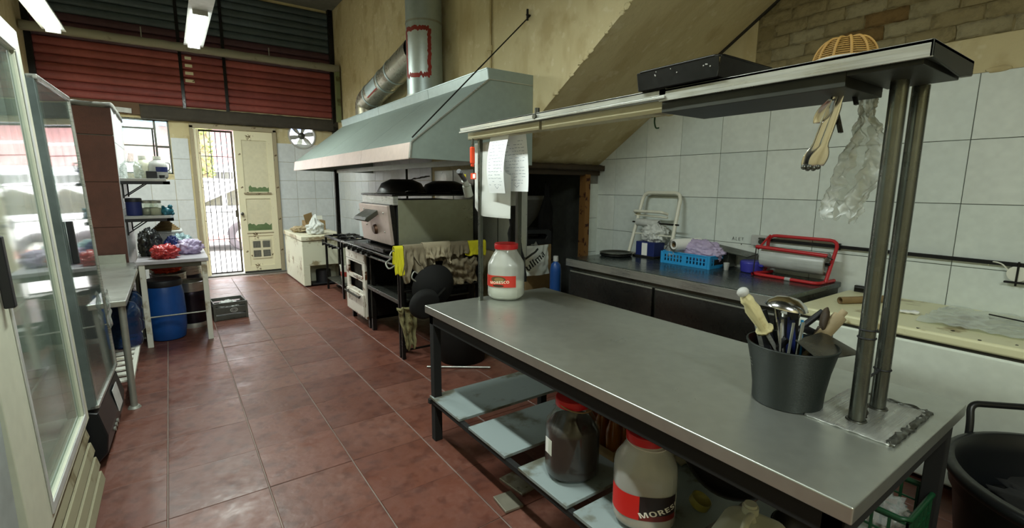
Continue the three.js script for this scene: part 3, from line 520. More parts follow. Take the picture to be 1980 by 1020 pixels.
// ================================================================ STEEL COUNTER
{
  const g = thing('steel_counter', 'stainless steel counter with round legs between fridges and brown pier', 'counter', [-0.30, 0, -4.05]);
  obj('worktop', [BB(-0.98, 0, 0.735, 0.775, -1.98, 0, 0.006)], M.steelTop, g);
  obj('upstand', [BB(-0.98, -0.105, 0.77, 0.86, -1.995, -1.97, 0.003), BB(-0.98, -0.955, 0.77, 0.86, -1.98, 0, 0.003)], M.steelTop, g);
  for (const [x, z] of [[-0.03, -0.05], [-0.03, -1.93], [-0.93, -0.05], [-0.93, -1.93]]) { const l = obj('leg', C(0.021, 0.021, 0.73, x, 0.37, z), M.steelDull, g); obj('foot', C(0.04, 0.03, 0.015, x, 0.0075, z), M.steelDull, l); }
  const s = obj('under_shelf', [BB(-0.95, -0.93, 0.17, 0.20, -1.93, -0.05), BB(-0.045, -0.015, 0.17, 0.20, -1.93, -0.05)], M.whiteOld, g);
  for (let k = 0; k < 14; k++) obj('slat', B(0.9, 0.015, 0.07, -0.49, 0.19, -0.12 - k * 0.135, 0.003), M.whiteOld, s);
}
for (const [x, y, z, lab] of [[-0.42, 0.20, -5.55, 'blue tinted water jug standing under the counter, farther one'], [-0.42, 0.20, -5.05, 'blue tinted water jug under the counter, nearer one']]) {
  const g = thing('water_jug', lab, 'jug', [x, y, z], 0, 'water jugs under the counter');
  obj('body', L([[0.0001, 0], [0.12, 0], [0.13, 0.02], [0.13, 0.08], [0.122, 0.10], [0.13, 0.12], [0.13, 0.20], [0.122, 0.22], [0.13, 0.24], [0.13, 0.30], [0.10, 0.36], [0.03, 0.39], [0.028, 0.42]], 30), M.water, g);
  obj('cap', C(0.032, 0.03, 0.03, 0, 0.43, 0), M.blueDark, g);
}
// ================================================================ WALL SHELVES ON THE PIER
function wallShelf(y, label) {
  const g = thing('wall_shelf', label, 'shelf', [-0.384, y, -6.12]);
  obj('board', BB(0, 0.37, -0.028, 0, -1.1, 0, 0.003), M.white, g); obj('edge', [BB(0, 0.40, -0.058, -0.027, -0.03, 0.0, 0.002), BB(0.34, 0.40, -0.058, -0.027, -1.1, 0.0, 0.002), BB(0, 0.36, -0.034, -0.0285, -1.09, -0.01, 0)], M.black, g);
  for (const z of [-0.12, -0.85]) obj('bracket', [sbar([0.008, -0.03, z], [0.008, -0.20, z], 0.014), bar([0.01, -0.18, z], [0.2, -0.04, z], 0.006)], M.black, g);
}
wallShelf(1.60, 'upper black edged wall shelf holding jugs in front of the window'); wallShelf(1.225, 'lower black edged wall shelf holding jars and a teal pot');
tag(obj('plastic_bag', T(blob(0.095, 0.10, 0.11, { s: 3, neck: 0.7, ridge: 0.25 }), -0.29, 1.60, -6.28), M.film), 'crumpled clear plastic bag on the upper wall shelf against the pier', 'bag');
{
  const jug = (nm, lab, x, z, s, m, lb) => { const g = thing(nm, lab, 'jug', [x, 1.60, z]); obj('body', L([[0.0001, 0], [0.075 * s, 0], [0.085 * s, 0.02], [0.085 * s, 0.13], [0.07 * s, 0.17], [0.035 * s, 0.19], [0.032 * s, 0.205]], 28), m, g); obj('cap', C(0.036 * s, 0.034 * s, 0.03, 0, 0.215, 0), M.whiteOld, g); if (lb) obj('label', L([[0.0862 * s, 0.07], [0.0862 * s, 0.12]], 20, -0.2, 1.5), M.blueDark, g); obj('handle', curve([[0.06 * s, 0.17, 0], [0.10 * s, 0.16, 0], [0.10 * s, 0.10, 0], [0.082 * s, 0.08, 0]], 0.008), m, g); };
  jug('plastic_jug', 'beige plastic jug on the upper wall shelf beside the crumpled bag', -0.20, -6.35, 0.95, M.jerry);
  jug('plastic_jug', 'pale plastic jug with a blue label on the upper wall shelf', -0.075, -6.32, 1.0, M.white, 1);
}
tag(obj('small_box', B(0.09, 0.075, 0.08, -0.13, 1.6375, -6.19, 0.006), M.black), 'small black box at the front of the upper wall shelf', 'box');
tag(obj('dark_cup', T(L([[0.0001, 0], [0.022, 0], [0.026, 0.035], [0.022, 0.035], [0.02, 0.006], [0.0001, 0.006]], 18), -0.045, 1.60, -6.18), M.blackPlastic), 'tiny dark cup near the end of the upper wall shelf', 'cup');
{ const g = thing('black_canister', 'black round canister at the pier end of the lower wall shelf', 'canister', [-0.305, 1.225, -6.22]); obj('body', L([[0.0001, 0], [0.062, 0], [0.066, 0.01], [0.066, 0.15], [0.06, 0.16], [0.0001, 0.16]], 26), M.blueDark, g); obj('lid', L([[0.069, 0.14], [0.069, 0.172], [0.06, 0.178], [0.0001, 0.178]], 26), M.black, g); }
function glassJar(x, z, s, lab, fill) { const g = thing('glass_jar', lab, 'jar', [x, 1.225, z], 0, 'glass jars on the lower wall shelf'); obj('body', L([[0.0001, 0], [0.05 * s, 0], [0.056 * s, 0.01], [0.056 * s, 0.10], [0.042 * s, 0.12], [0.042 * s, 0.128]], 24), M.clearPlastic, g); obj('content', L([[0.0001, 0.004], [0.05 * s, 0.006], [0.05 * s, 0.075], [0.0001, 0.078]], 20), fill, g); obj('lid', C(0.047 * s, 0.047 * s, 0.026, 0, 0.138, 0), M.steelDull, g); }
glassJar(-0.20, -6.24, 1.05, 'grey lidded glass jar next to the black canister', M.steelDull); glassJar(-0.125, -6.20, 1.0, 'glass jar of white powder in the middle of the lower wall shelf', M.powder); glassJar(-0.17, -6.38, 1.15, 'taller glass jar behind the two front jars', M.wood);
{ const g = thing('teal_pot', 'glossy teal turtle shaped pot at the end of the lower wall shelf', 'pot', [-0.035, 1.225, -6.2]); obj('body', L([[0.0001, 0.0], [0.03, 0.0], [0.055, 0.02], [0.06, 0.045], [0.048, 0.07], [0.02, 0.08], [0.0001, 0.082]], 26), M.teal, g); for (const a of [0.4, 1.9, 3.5, 5.0]) obj('leg', T(new THREE.SphereGeometry(0.018, 12, 8), 0.05 * Math.cos(a), 0.016, 0.05 * Math.sin(a)), M.teal, g); obj('head', [T(new THREE.SphereGeometry(0.022, 14, 10), 0.03, 0.088, 0.02), T(new THREE.SphereGeometry(0.015, 12, 8), -0.03, 0.085, 0.01)], M.teal, g); }
// ================================================================ WHITE TABLE, WHAT IS ON AND UNDER IT
{
  const g = thing('white_table', 'narrow white topped table with square legs beside the open door', 'table', [-0.02, 0, -6.55]);
  obj('tabletop', [BB(-0.29, 0.28, 0.80, 0.835, -1.0, 1.0, 0.005)], mat({ color: '#d6d2da', map: tMottle, roughness: 0.4 }), g);
  obj('apron', [BB(-0.265, -0.245, 0.755, 0.80, -0.97, 0.97), BB(0.235, 0.255, 0.755, 0.80, -0.97, 0.97), BB(-0.25, 0.25, 0.755, 0.80, 0.95, 0.97)], M.steelDark, g);
  for (const [x, z] of [[-0.25, 0.96], [0.24, 0.96], [-0.25, -0.95], [0.24, -0.95]]) obj('leg', BB(x - 0.023, x + 0.023, 0, 0.80, z - 0.023, z + 0.023), M.whiteOld, g);
  obj('cross_bar', [bar([-0.25, 0.29, 0.96], [0.24, 0.29, 0.96], 0.008), bar([0.24, 0.29, 0.96], [0.24, 0.29, -0.95], 0.008)], M.steelDull, g);
}
const onTable = (nm, g, m, lab, cat = 'bag', grp = 'bags heaped on the white table') => tag(obj(nm, g, m), lab, cat, grp);
onTable('black_bag', T(blob(0.10, 0.15, 0.16, { s: 5, ridge: 0.2 }), -0.205, 0.835, -6.02), M.blackPlastic, 'black rubbish bag slumped on the white table next to the pier');
onTable('red_bag', T(blob(0.11, 0.075, 0.115, { s: 8, ridge: 0.28, rf: 5 }), -0.085, 0.835, -5.71), M.redBag, 'clear bag full of red packets at the front of the white table');
onTable('lilac_bag', T(blob(0.115, 0.085, 0.13, { s: 12, ridge: 0.22 }), 0.125, 0.835, -5.98), M.lilac, 'lilac plastic bag on the white table edge nearest the door');
onTable('teal_bag', T(blob(0.10, 0.10, 0.12, { s: 15, ridge: 0.25 }), 0.06, 0.835, -6.36), M.tealBag, 'pale teal plastic bag behind the lilac bag on the white table');
onTable('dark_bag', T(blob(0.07, 0.10, 0.09, { s: 19, ridge: 0.25 }), -0.02, 0.835, -6.12), M.blueDark, 'dark bundle between the red bag and the teal bag');
{ const g = thing('foam_box', 'flat white foam box at the back of the white table', 'box', [-0.07, 0.835, -7.0]); obj('box', BB(-0.17, 0.15, 0, 0.15, -0.2, 0.2, 0.01), M.white, g); obj('lid', BB(-0.18, 0.16, 0.15, 0.175, -0.21, 0.21, 0.008), M.white, g); }
{ const g = thing('brown_basket', 'upturned brown basket on the white foam box under the shelf', 'basket', [-0.07, 1.01, -7.0]); for (let k = 0; k < 6; k++) obj('ring', T(new THREE.TorusGeometry(0.13 - k * 0.017, 0.009, 8, 28), 0, 0.009 + k * 0.016, 0, PI / 2), M.card, g); obj('base', C(0.05, 0.045, 0.012, 0, 0.098, 0), M.card, g); }
{
  const g = thing('plastic_barrel', 'blue plastic barrel standing under the white table', 'barrel', [-0.13, 0, -5.86]);
  obj('body', L([[0.0001, 0], [0.13, 0], [0.15, 0.015], [0.165, 0.12], [0.17, 0.28], [0.165, 0.46], [0.148, 0.56], [0.135, 0.57]], 40), M.blueBarrel, g);
  obj('lid', L([[0.155, 0.545], [0.16, 0.56], [0.16, 0.60], [0.15, 0.61], [0.0001, 0.60]], 40), M.black, g);
  obj('handle', curve([[-0.155, 0.50, 0.06], [-0.18, 0.46, 0.09], [-0.175, 0.42, 0.07]], 0.01), M.black, g);
}
function keg(x, z, s, lab) {
  const g = thing('steel_keg', lab, 'keg', [x, 0, z], 0, 'kegs under the white table');
  obj('body', L([[0.0001, 0.03], [0.12, 0.03], [0.145, 0.06], [0.15, 0.14], [0.145, 0.15], [0.152, 0.17], [0.152, 0.20], [0.146, 0.22], [0.15, 0.30], [0.146, 0.32], [0.152, 0.34], [0.15, 0.38], [0.13, 0.43], [0.08, 0.45], [0.0001, 0.45]].map(([r, y]) => [r * s, y * s]), 40), mat({ color: '#2c2630', metalness: 0.75, roughness: 0.32 }), g);
  obj('rim', T(L([[0.14, 0.0], [0.146, 0.0], [0.146, 0.05], [0.14, 0.05]].map(([r, y]) => [r * s, y * s]), 40)), M.steel, g);
  obj('rim', [T(L([[0.138, 0.40], [0.15, 0.40], [0.15, 0.49], [0.154, 0.5], [0.146, 0.505], [0.138, 0.49]].map(([r, y]) => [r * s, y * s]), 40))], M.steel, g);
  obj('valve', C(0.03 * s, 0.025 * s, 0.03, 0, 0.46 * s, 0), M.steelDull, g);
}
keg(0.10, -6.25, 1, 'dark steel keg nearest the front leg of the white table'); keg(-0.09, -6.56, 1.12, 'dark steel keg behind the front keg'); keg(0.06, -6.94, 1.2, 'dark steel keg farthest under the white table');
tag(obj('orange_bag', T(blob(0.13, 0.085, 0.12, { s: 23, ridge: 0.25 }), -0.10, 0.566, -6.56), M.orange), 'bright orange bag on a keg under the white table', 'bag');
tag(obj('white_sack', T(blob(0.12, 0.075, 0.11, { s: 27, ridge: 0.22 }), 0.10, 0.606, -6.92), M.white), 'white crumpled sack on the farthest keg under the white table', 'sack');
{
  const g = thing('bottle_crate', 'grey plastic bottle crate on the floor near the door', 'crate', [0.455, 0, -6.44], 0.06);
  const w = 0.17, d = 0.17;
  obj('base', BB(-w, w, 0, 0.02, -d, d), M.steelDark, g);
  for (const [a, b, c, e] of [[-w, w, d - 0.014, d], [-w, w, -d, -d + 0.014], [-w, -w + 0.014, -d, d], [w - 0.014, w, -d, d]]) obj('side', [BB(a, b, 0.02, 0.06, c, e), BB(a, b, 0.075, 0.15, c, e), BB(a, b, 0.165, 0.205, c, e)], mat({ color: '#6d6f68', map: tMottle, roughness: 0.5 }), g);
  each('corner', [[-1, -1], [1, -1], [-1, 1], [1, 1]].map(([s, t]) => B(0.025, 0.205, 0.025, s * (w - 0.008), 0.1025, t * (d - 0.008))), mat({ color: '#5d5f58', roughness: 0.5 }), g);
  obj('logo', [T(new THREE.TorusGeometry(0.03, 0.004, 6, 28), 0.03, 0.11, d + 0.001, 0, 0, 0, [1.2, 0.75, 1]), T(new THREE.TorusGeometry(0.016, 0.003, 6, 20), 0.03, 0.11, d + 0.001, 0, 0, 0, [1.4, 0.6, 1])], M.white, g);
}
tag(obj('film_bundle', T(blob(0.10, 0.05, 0.10, { s: 33, ridge: 0.3 }), 0.45, 0.10, -6.46), M.filmDense), 'pale plastic film stuffed in the grey bottle crate', 'film');
// ================================================================ FAR CHEST FREEZER AND WHAT IS ON IT
{
  const g = thing('chest_freezer', 'worn white chest freezer beside the closed door leaf', 'freezer', [1.56, 0, -7.66]);
  obj('cabinet', [BB(0, 0.66, 0.32, 0.70, -1.32, 0, 0.012), BB(0, 0.10, 0.02, 0.33, -1.32, 0, 0.008), BB(0.55, 0.66, 0.02, 0.33, -1.32, 0, 0.006), BB(0.08, 0.6, 0.02, 0.33, -1.32, -0.3, 0.004)], mat({ color: '#dcdcc6', map: tGrime, roughness: 0.45 }), g);
  obj('lid', BB(-0.012, 0.675, 0.705, 0.78, -1.335, 0.012, 0.014), mat({ color: '#e0dcc4', map: tGrime, roughness: 0.45 }), g);
  obj('motor', [C(0.11, 0.11, 0.2, 0.32, 0.13, -0.15), B(0.4, 0.02, 0.25, 0.32, 0.03, -0.14)], M.black, g);
  obj('hinge', [B(0.04, 0.03, 0.02, 0.6, 0.71, 0.015), B(0.03, 0.05, 0.01, 0.3, 0.70, 0.014)], M.steelDark, g);
}
tag(obj('white_bag', T(blob(0.13, 0.12, 0.13, { s: 41, neck: 0.85, ridge: 0.22 }), 1.83, 0.78, -7.95), M.filmDense), 'tied white plastic bag standing on the far chest freezer', 'bag');
tag(obj('beige_sack', T(blob(0.13, 0.055, 0.2, { s: 44, ridge: 0.2 }), 1.70, 0.78, -8.45), M.wood), 'flat beige sack lying behind the white bag on the freezer', 'sack');
{ const g = thing('open_carton', 'torn brown carton behind the white bag against the tiled wall', 'box', [2.0, 0.78, -8.75]); obj('carton', [BB(-0.16, 0.16, 0, 0.16, -0.16, 0.12, 0.003)], M.card, g); obj('flap', T(B(0.14, 0.15, 0.006, 0, 0.07, 0, 0.001), -0.1, 0.155, 0.12, 0.3, 0.2, 0.25), M.card, g); obj('flap', T(B(0.2, 0.08, 0.006, 0, 0.04, 0, 0.001), 0.08, 0.155, -0.14, -0.4, 0, 0), M.whiteOld, g); }
// ================================================================ BURNER STAND
{
  const g = thing('burner_stand', 'low black iron gas burner stand between freezer and range', 'stove', [1.84, 0, -6.98]);
  for (const [x, z] of [[0, 0.4], [0, -0.4], [0.42, 0.4], [0.42, -0.4]]) obj('leg', sbar([x, 0, z], [x, 0.80, z], 0.03), M.iron, g);
  obj('frame', [sbar([0, 0.80, -0.42], [0, 0.80, 0.42], 0.03), sbar([0.42, 0.80, -0.42], [0.42, 0.80, 0.42], 0.03), sbar([0, 0.80, 0.4], [0.42, 0.80, 0.4], 0.03), sbar([0, 0.80, -0.4], [0.42, 0.80, -0.4], 0.03), sbar([0, 0.80, 0], [0.42, 0.80, 0], 0.025)], M.iron, g);
  for (const z of [-0.2, 0.2]) { const b = obj('burner', [C(0.06, 0.07, 0.05, 0.21, 0.77, z), C(0.03, 0.03, 0.03, 0.21, 0.80, z)], M.iron, g); for (let k = 0; k < 4; k++) obj('grate_bar', T(B(0.34, 0.014, 0.014, 0, 0, 0, 0.002), 0.21, 0.825, z, 0, k * PI / 4), M.iron, b); }
  obj('gas_rail', bar([-0.03, 0.70, -0.42], [-0.03, 0.70, 0.42], 0.014), M.iron, g);
  for (let k = 0; k < 4; k++) obj('valve', [C(0.016, 0.014, 0.05, -0.055, 0.70, -0.25 + k * 0.17, 0, PI / 2), B(0.02, 0.04, 0.012, -0.085, 0.70, -0.25 + k * 0.17)], M.iron, g);
  obj('low_shelf', [BB(-0.01, 0.43, 0.16, 0.18, -0.41, 0.41)], M.steelDark, g);
}
{ const g = thing('paint_bucket', 'white bucket with a red band on the burner stand shelf', 'bucket', [2.0, 0.18, -6.85]); obj('body', L([[0.0001, 0], [0.10, 0], [0.12, 0.24], [0.125, 0.25], [0.115, 0.25], [0.095, 0.01], [0.0001, 0.01]], 28), M.whiteOld, g); obj('band', L([[0.1085, 0.09], [0.1155, 0.16]], 28), M.redpaint, g); }
// ================================================================ RANGE
{
  const g = thing('gas_range', 'old white and black gas range with open shelf under the hood', 'stove', [1.64, 0, -4.1]);
  // local z: 0 near end, -1.58 far end
  obj('cabinet', [BB(0.02, 0.8, 0.10, 0.86, -1.58, -1.55), BB(0.02, 0.8, 0.10, 0.86, -0.93, -0.90), BB(0.77, 0.8, 0.10, 0.86, -1.58, -0.9), BB(0.02, 0.8, 0.10, 0.14, -1.58, -0.9)], M.iron, g);
  const f = obj('front_panel', [T(EX([[-1.57, 0.11], [-0.91, 0.11], [-0.91, 0.86], [-1.57, 0.86]], 0.022, 0.002, [[[-1.48, 0.56], [-1.48, 0.70], [-1.0, 0.70], [-1.0, 0.56]], [[-1.48, 0.40], [-1.48, 0.51], [-1.0, 0.51], [-1.0, 0.40]]]), 0, 0, 0, 0, -PI / 2)], M.enamel, g);
  obj('recess', [BB(0.05, 0.07, 0.38, 0.72, -1.52, -0.95)], M.ironRust, f);
  obj('oven_door', BB(-0.03, -0.011, 0.13, 0.37, -1.54, -0.94, 0.005), M.enamel, f);
  obj('door_handle', [bar([-0.06, 0.345, -1.5], [-0.06, 0.345, -0.98], 0.011), bar([-0.06, 0.345, -1.45], [-0.02, 0.345, -1.45], 0.008), bar([-0.06, 0.345, -1.03], [-0.02, 0.345, -1.03], 0.008)], M.ironRust, f);
  obj('trim_strip', [BB(-0.014, -0.009, 0.72, 0.725, -1.56, -0.92), BB(-0.014, -0.009, 0.53, 0.54, -1.3, -1.0)], M.steelDark, f);
  for (const [x, z] of [[0.05, -0.02], [0.76, -0.02], [0.05, -0.85], [0.05, -0.95], [0.05, -1.53], [0.76, -1.53]]) obj('leg', BB(x - 0.022, x + 0.022, 0, z > -0.9 ? 0.88 : 0.12, z - 0.022, z + 0.022), M.iron, g);
  obj('open_shelf', [BB(0.03, 0.78, 0.475, 0.49, -0.9, 0.0, 0.002), BB(-0.0, 0.035, 0.46, 0.50, -0.9, 0.0, 0.004)], M.steelDark, g);
  obj('back_panel', BB(0.78, 0.80, 0.1, 0.88, -0.9, 0.0), M.blackMatte, g);
  obj('hob', [BB(0.0, 0.82, 0.87, 0.905, -1.58, 0.0, 0.006)], M.iron, g);
  for (const [x, z] of [[0.25, -1.35], [0.58, -1.35]]) { const b = obj('burner', C(0.06, 0.05, 0.03, x, 0.92, z), M.iron, g); for (let k = 0; k < 4; k++) obj('grate_bar', T(B(0.28, 0.014, 0.012, 0, 0, 0, 0.002), x, 0.945, z, 0, k * PI / 4), M.iron, b); }
  const rail = obj('gas_rail', [bar([-0.05, 0.90, -1.56], [-0.05, 0.90, 0.02], 0.017), bar([-0.055, 0.845, -1.3], [-0.055, 0.845, 0.02], 0.011)], M.steelDark, g);
  for (let k = 0; k < 6; k++) obj('knob', [C(0.02, 0.017, 0.03, -0.08, 0.885, -1.3 + k * 0.16, 0, PI / 2), B(0.03, 0.045, 0.012, -0.1, 0.88, -1.3 + k * 0.16)], M.iron, rail);
  obj('hose_loop', curve([[-0.05, 0.90, -0.02], [-0.12, 0.86, 0.02], [-0.11, 0.82, 0.06], [-0.03, 0.85, 0.05]], 0.008), M.steelDull, g);
}
{
  const g = thing('bench_oven', 'steel oven with tilted front door standing on the gas range', 'oven', [1.66, 0.905, -4.22]);
  // local: front x = 0, near side z = 0, far side z = -0.86
  obj('body', [BB(0.04, 0.84, 0.06, 0.50, -0.86, -0.01, 0.006)], M.blackMatte, g);
  obj('side_panel', [BB(0.045, 0.845, 0.09, 0.51, -0.01, 0.0, 0.003)], mat({ color: '#a9aa93', map: tSoft, metalness: 0.5, roughness: 0.5, roughnessMap: tRoughSoft }), g);
  obj('top_band', [BB(0.0, 0.05, 0.46, 0.545, -0.86, 0.0, 0.006)], M.steel, g);
  obj('top_plate', BB(-0.01, 0.85, 0.545, 0.56, -0.87, 0.005, 0.003), M.iron, g);
  for (const [x, z] of [[0.07, -0.05], [0.07, -0.8], [0.78, -0.05], [0.78, -0.8]]) obj('foot', BB(x - 0.03, x + 0.03, 0, 0.065, z - 0.03, z + 0.03), M.iron, g);
  const d = obj('door', [B(0.03, 0.37, 0.80, 0, 0.185, -0.43, 0.006)], M.hoodLip, g); d.position.set(0.0, 0.09, 0); d.rotation.z = 0.10;
  obj('door_edge', [BB(0.012, 0.06, 0.0, 0.37, -0.04, -0.028), BB(0.012, 0.05, 0.36, 0.375, -0.83, -0.03)], M.iron, d);
  obj('handle', [T(EX([[-0.12, 0], [-0.015, 0.055], [-0.015, 0.10], [-0.13, 0.045], [-0.15, 0.02]], 0.34, 0.004), 0, 0.22, -0.46)], M.steelDark, d);
  obj('thermometer', [C(0.05, 0.045, 0.025, -0.025, 0.13, -0.40, 0, PI / 2), C(0.038, 0.038, 0.006, -0.04, 0.13, -0.40, 0, PI / 2)], mat({ color: '#5a4030', metalness: 0.5, roughness: 0.4 }), d);
  for (const [y, z] of [[0.16, -0.65], [0.12, -0.16], [0.32, -0.68], [0.30, -0.14]]) obj('rivet', T(new THREE.SphereGeometry(0.009, 10, 8), -0.016, y, z), M.steel, d);
  obj('lower_ledge', [BB(-0.10, 0.06, 0.04, 0.055, -0.86, 0.0), BB(-0.11, -0.09, 0.03, 0.065, -0.86, 0.0)], M.iron, g);
}
function pan(x, z, r, h, tilt, lab, handle) {
  const g = thing('black_pan', lab, 'pan', [x, 1.466, z], PI / 2, 'black pans on the oven');
  const pr = [[0.0001, h], [r * 0.45, h], [r * 0.8, h * 0.72], [r * 0.97, h * 0.2], [r, 0.0], [r * 0.985, 0], [r * 0.94, h * 0.2], [r * 0.77, h * 0.66], [r * 0.4, h - 0.008], [0.0001, h - 0.008]];
  const b = obj('bowl', L(pr, 44), M.iron, g); obj('rim', T(new THREE.TorusGeometry(r, 0.008, 8, 44), 0, 0.008, 0, PI / 2), M.iron, g);
  for (const s of [-1, 1]) obj('handle', T(curve([[0, 0.02, -0.06], [0.05, 0.03, -0.04], [0.05, 0.03, 0.04], [0, 0.02, 0.06]], 0.008), s * (r - 0.004), 0, 0, 0, s > 0 ? 0 : PI), M.iron, g);
}
pan(1.87, -4.52, 0.24, 0.14, 0, 'large upturned black pan on the oven, left of the pair'); pan(2.38, -4.60, 0.25, 0.13, 0, 'large upturned black pan on the oven, right of the pair');
tag(obj('foil_sheet', sheet(1, 1, (u, v) => [2.02 + 0.16 * u, 1.607 + 0.015 * Math.abs(N3(u * 5, v * 5, 1)) + 0.03 * u, -4.64 + 0.12 * v], 10, 10, 0.002), M.steelDark), 'crumpled dark foil sheet on the two black pans', 'foil');
{ const g = thing('grey_metal_box', 'small grey metal box on the range left of the oven', 'box', [1.78, 0.96, -5.42]); obj('box', BB(0, 0.45, 0, 0.30, -0.17, 0.17, 0.005), M.galv, g); obj('lid', BB(-0.004, 0.455, 0.30, 0.315, -0.175, 0.175, 0.004), M.steelDull, g); }
{
  const g = thing('gas_pipe', 'dark gas pipe with valves running down the wall left of the oven', 'pipe', [0, 0, 0]);
  obj('pipe', [pipe([[2.45, 1.76, -5.75], [2.45, 1.32, -5.75], [2.15, 1.30, -5.70]], 0.014, 0.05), pipe([[2.45, 1.5, -5.75], [2.3, 1.53, -5.1]], 0.011)], M.iron, g);
  obj('valve', [C(0.024, 0.024, 0.06, 2.13, 1.30, -5.70, 0, PI / 2), B(0.02, 0.07, 0.02, 2.13, 1.345, -5.70), C(0.03, 0.03, 0.05, 2.3, 1.53, -5.1, PI / 2)], M.ironRust, g);
}
{ const g = thing('hood_post', 'black square post holding up the far end of the hood', 'post', [2.06, 0, -7.47]); obj('post', BB(-0.028, 0.028, 0, 1.77, -0.028, 0.028), M.iron, g); obj('foot_plate', BB(-0.07, 0.07, 0, 0.01, -0.07, 0.07), M.iron, g); }
// ================================================================ CLOTH RACK
{
  const g = thing('rag_rack', 'black iron rack hung with rags in front of the oven', 'rack', [1.60, 0, -3.93]);
  obj('leg', sbar([0, 0, 0], [0, 1.02, 0], 0.03), M.iron, g); obj('leg', sbar([0.80, 0, 0], [0.80, 1.0, 0], 0.03), M.iron, g);
  obj('leg', sbar([0, 0, -0.06], [0, 0.98, -0.06], 0.025), M.iron, g); obj('leg', sbar([0.80, 0, -0.06], [0.80, 0.98, -0.06], 0.025), M.iron, g);
  each('top_rail', [bar([-0.06, 0.995, 0], [0.86, 0.995, 0], 0.013), bar([-0.02, 0.965, -0.06], [0.82, 0.965, -0.06], 0.012)], M.iron, g);
  each('low_rail', [bar([0, 0.62, 0], [0.8, 0.62, 0], 0.01), bar([0, 0.62, -0.06], [0.8, 0.62, -0.06], 0.01), bar([0, 0.08, 0], [0.8, 0.08, 0], 0.01)], M.iron, g);
  obj('end_hook', curve([[-0.05, 0.995, 0], [-0.09, 0.985, 0.02], [-0.11, 0.955, 0.03], [-0.09, 0.94, 0.03]], 0.006), M.steelDull, g);
}
// cloth hanging over the rail: u along the rail, v from the back hem over the rail to the front hem
function drape(nm, lab, m, x0, x1, front, back, s, o = {}) {
  const y = (o.y ?? 1.01), z = -3.93, R = 0.02 + (o.off ?? 0), tot = front + back, top = back / tot;
  const f = (u, v) => {
    const x = x0 + (x1 - x0) * u, d = (v - top) * tot, hem = 1 + (o.amp ?? 1) * 0.34 * N3(u * 2.4 + s, 4.2, s), fold = (o.amp ?? 1) * 0.030 * N3(u * (o.k ?? 16) * 0.28, v * 1.2, s) + (o.amp ?? 1) * 0.018 * N3(u * 9, v * 5, s + 3), ny = Math.max(0, Math.abs(d) - R);
    const w = Math.min(1, ny * 6), px = x + (o.amp ?? 1) * 0.03 * w * N3(u * 2, v * 2, s + 7) + (o.pinch ?? 0) * (0.5 - u) * ny;
    const a = Math.max(-1, Math.min(1, d / R)) * PI / 2;
    return [px, y + R * Math.cos(a) - ny * (d > 0 ? hem : 0.9), z + R * Math.sin(a) + w * fold + (d > 0 ? 0.01 : -0.01) * w];
  };
  tag(obj(nm, sheet(1, 1, f, 34, 40, 0.006), m), lab, 'cloth', 'rags on the iron rack');
}
drape('yellow_cloth', 'narrow bright yellow cloth on the left end of the rack', M.yellow, 1.535, 1.615, 0.25, 0.18, 3, { k: 8, amp: 0.2 });
drape('grey_rag', 'grey brown rag next to the narrow yellow cloth', M.rag, 1.62, 1.87, 0.27, 0.2, 5, { off: 0.004, amp: 1.3 });
drape('grey_rag', 'bunched light brown rag in the middle of the rack', M.ragLight, 1.80, 2.07, 0.18, 0.2, 9, { off: 0.014, k: 20, amp: 1.5 });
drape('grey_rag', 'brown rag with a torn hem beside the wide yellow cloth', M.rag, 2.03, 2.26, 0.13, 0.25, 14, { off: 0.006 });
drape('yellow_cloth', 'wide bright yellow cloth at the right end of the rack', M.yellow, 2.23, 2.46, 0.14, 0.12, 17, { k: 7, off: 0.002, amp: 0.35 });
tag(obj('brown_rag', sheet(1, 1, (u, v) => [2.0 + 0.36 * u, 0.62 + 0.012 - 0.0 + 0.24 * (1 - v) - 0.02 * N3(u * 4, 2, 1), -3.915 + 0.03 * N3(u * 5, v * 3, 30)], 26, 24, 0.006), M.rag), 'dark brown rag hanging on the lower rail behind the pans', 'cloth');
tag(obj('long_rag', sheet(1, 1, (u, v) => { const w = 0.19 * (1 - 0.55 * v) * (1 + 0.12 * N3(v * 4, u, 3)); const d = Math.max(0, v - 0.08); return [1.61 + 0.03 * v + (u - 0.4) * w, 0.47 - 0.42 * d - 0.05 * N3(u * 3, 9, 2) * v + 0.02 * Math.min(v, 0.08) / 0.08, -3.895 + 0.02 * Math.sin(u * 13) + 0.025 * N3(u * 3, v * 4, 8)]; }, 26, 34, 0.007), M.ragGreen), 'long olive rag hanging low on the rack leg', 'cloth');
tag(obj('yellow_scrap', sheet(1, 1, (u, v) => [1.80 + 0.10 * u, 0.80 - 0.07 * v + 0.02 * N3(u * 3, v * 3, 4), -3.86 + 0.015 * N3(u * 4, v * 4, 6)], 10, 10, 0.004), M.yellow), 'small yellow scrap of cloth on the hanging black pan', 'cloth');
{ const g = thing('hanging_wok', 'big black wok hung on the iron rack below the rags', 'pan', [1.88, 0.63, -3.84]); const b = obj('bowl', T(L([[0.0001, 0.0], [0.08, 0.006], [0.16, 0.04], [0.205, 0.09], [0.21, 0.095], [0.19, 0.09], [0.15, 0.05], [0.0001, 0.012]], 44), 0, 0, 0.05, -PI / 2 + 0.15), M.blackMatte, g); obj('handle', curve([[-0.17, 0.08, -0.02], [-0.21, 0.12, -0.03], [-0.18, 0.17, -0.04], [-0.14, 0.14, -0.03]], 0.007), M.steelDull, g); }
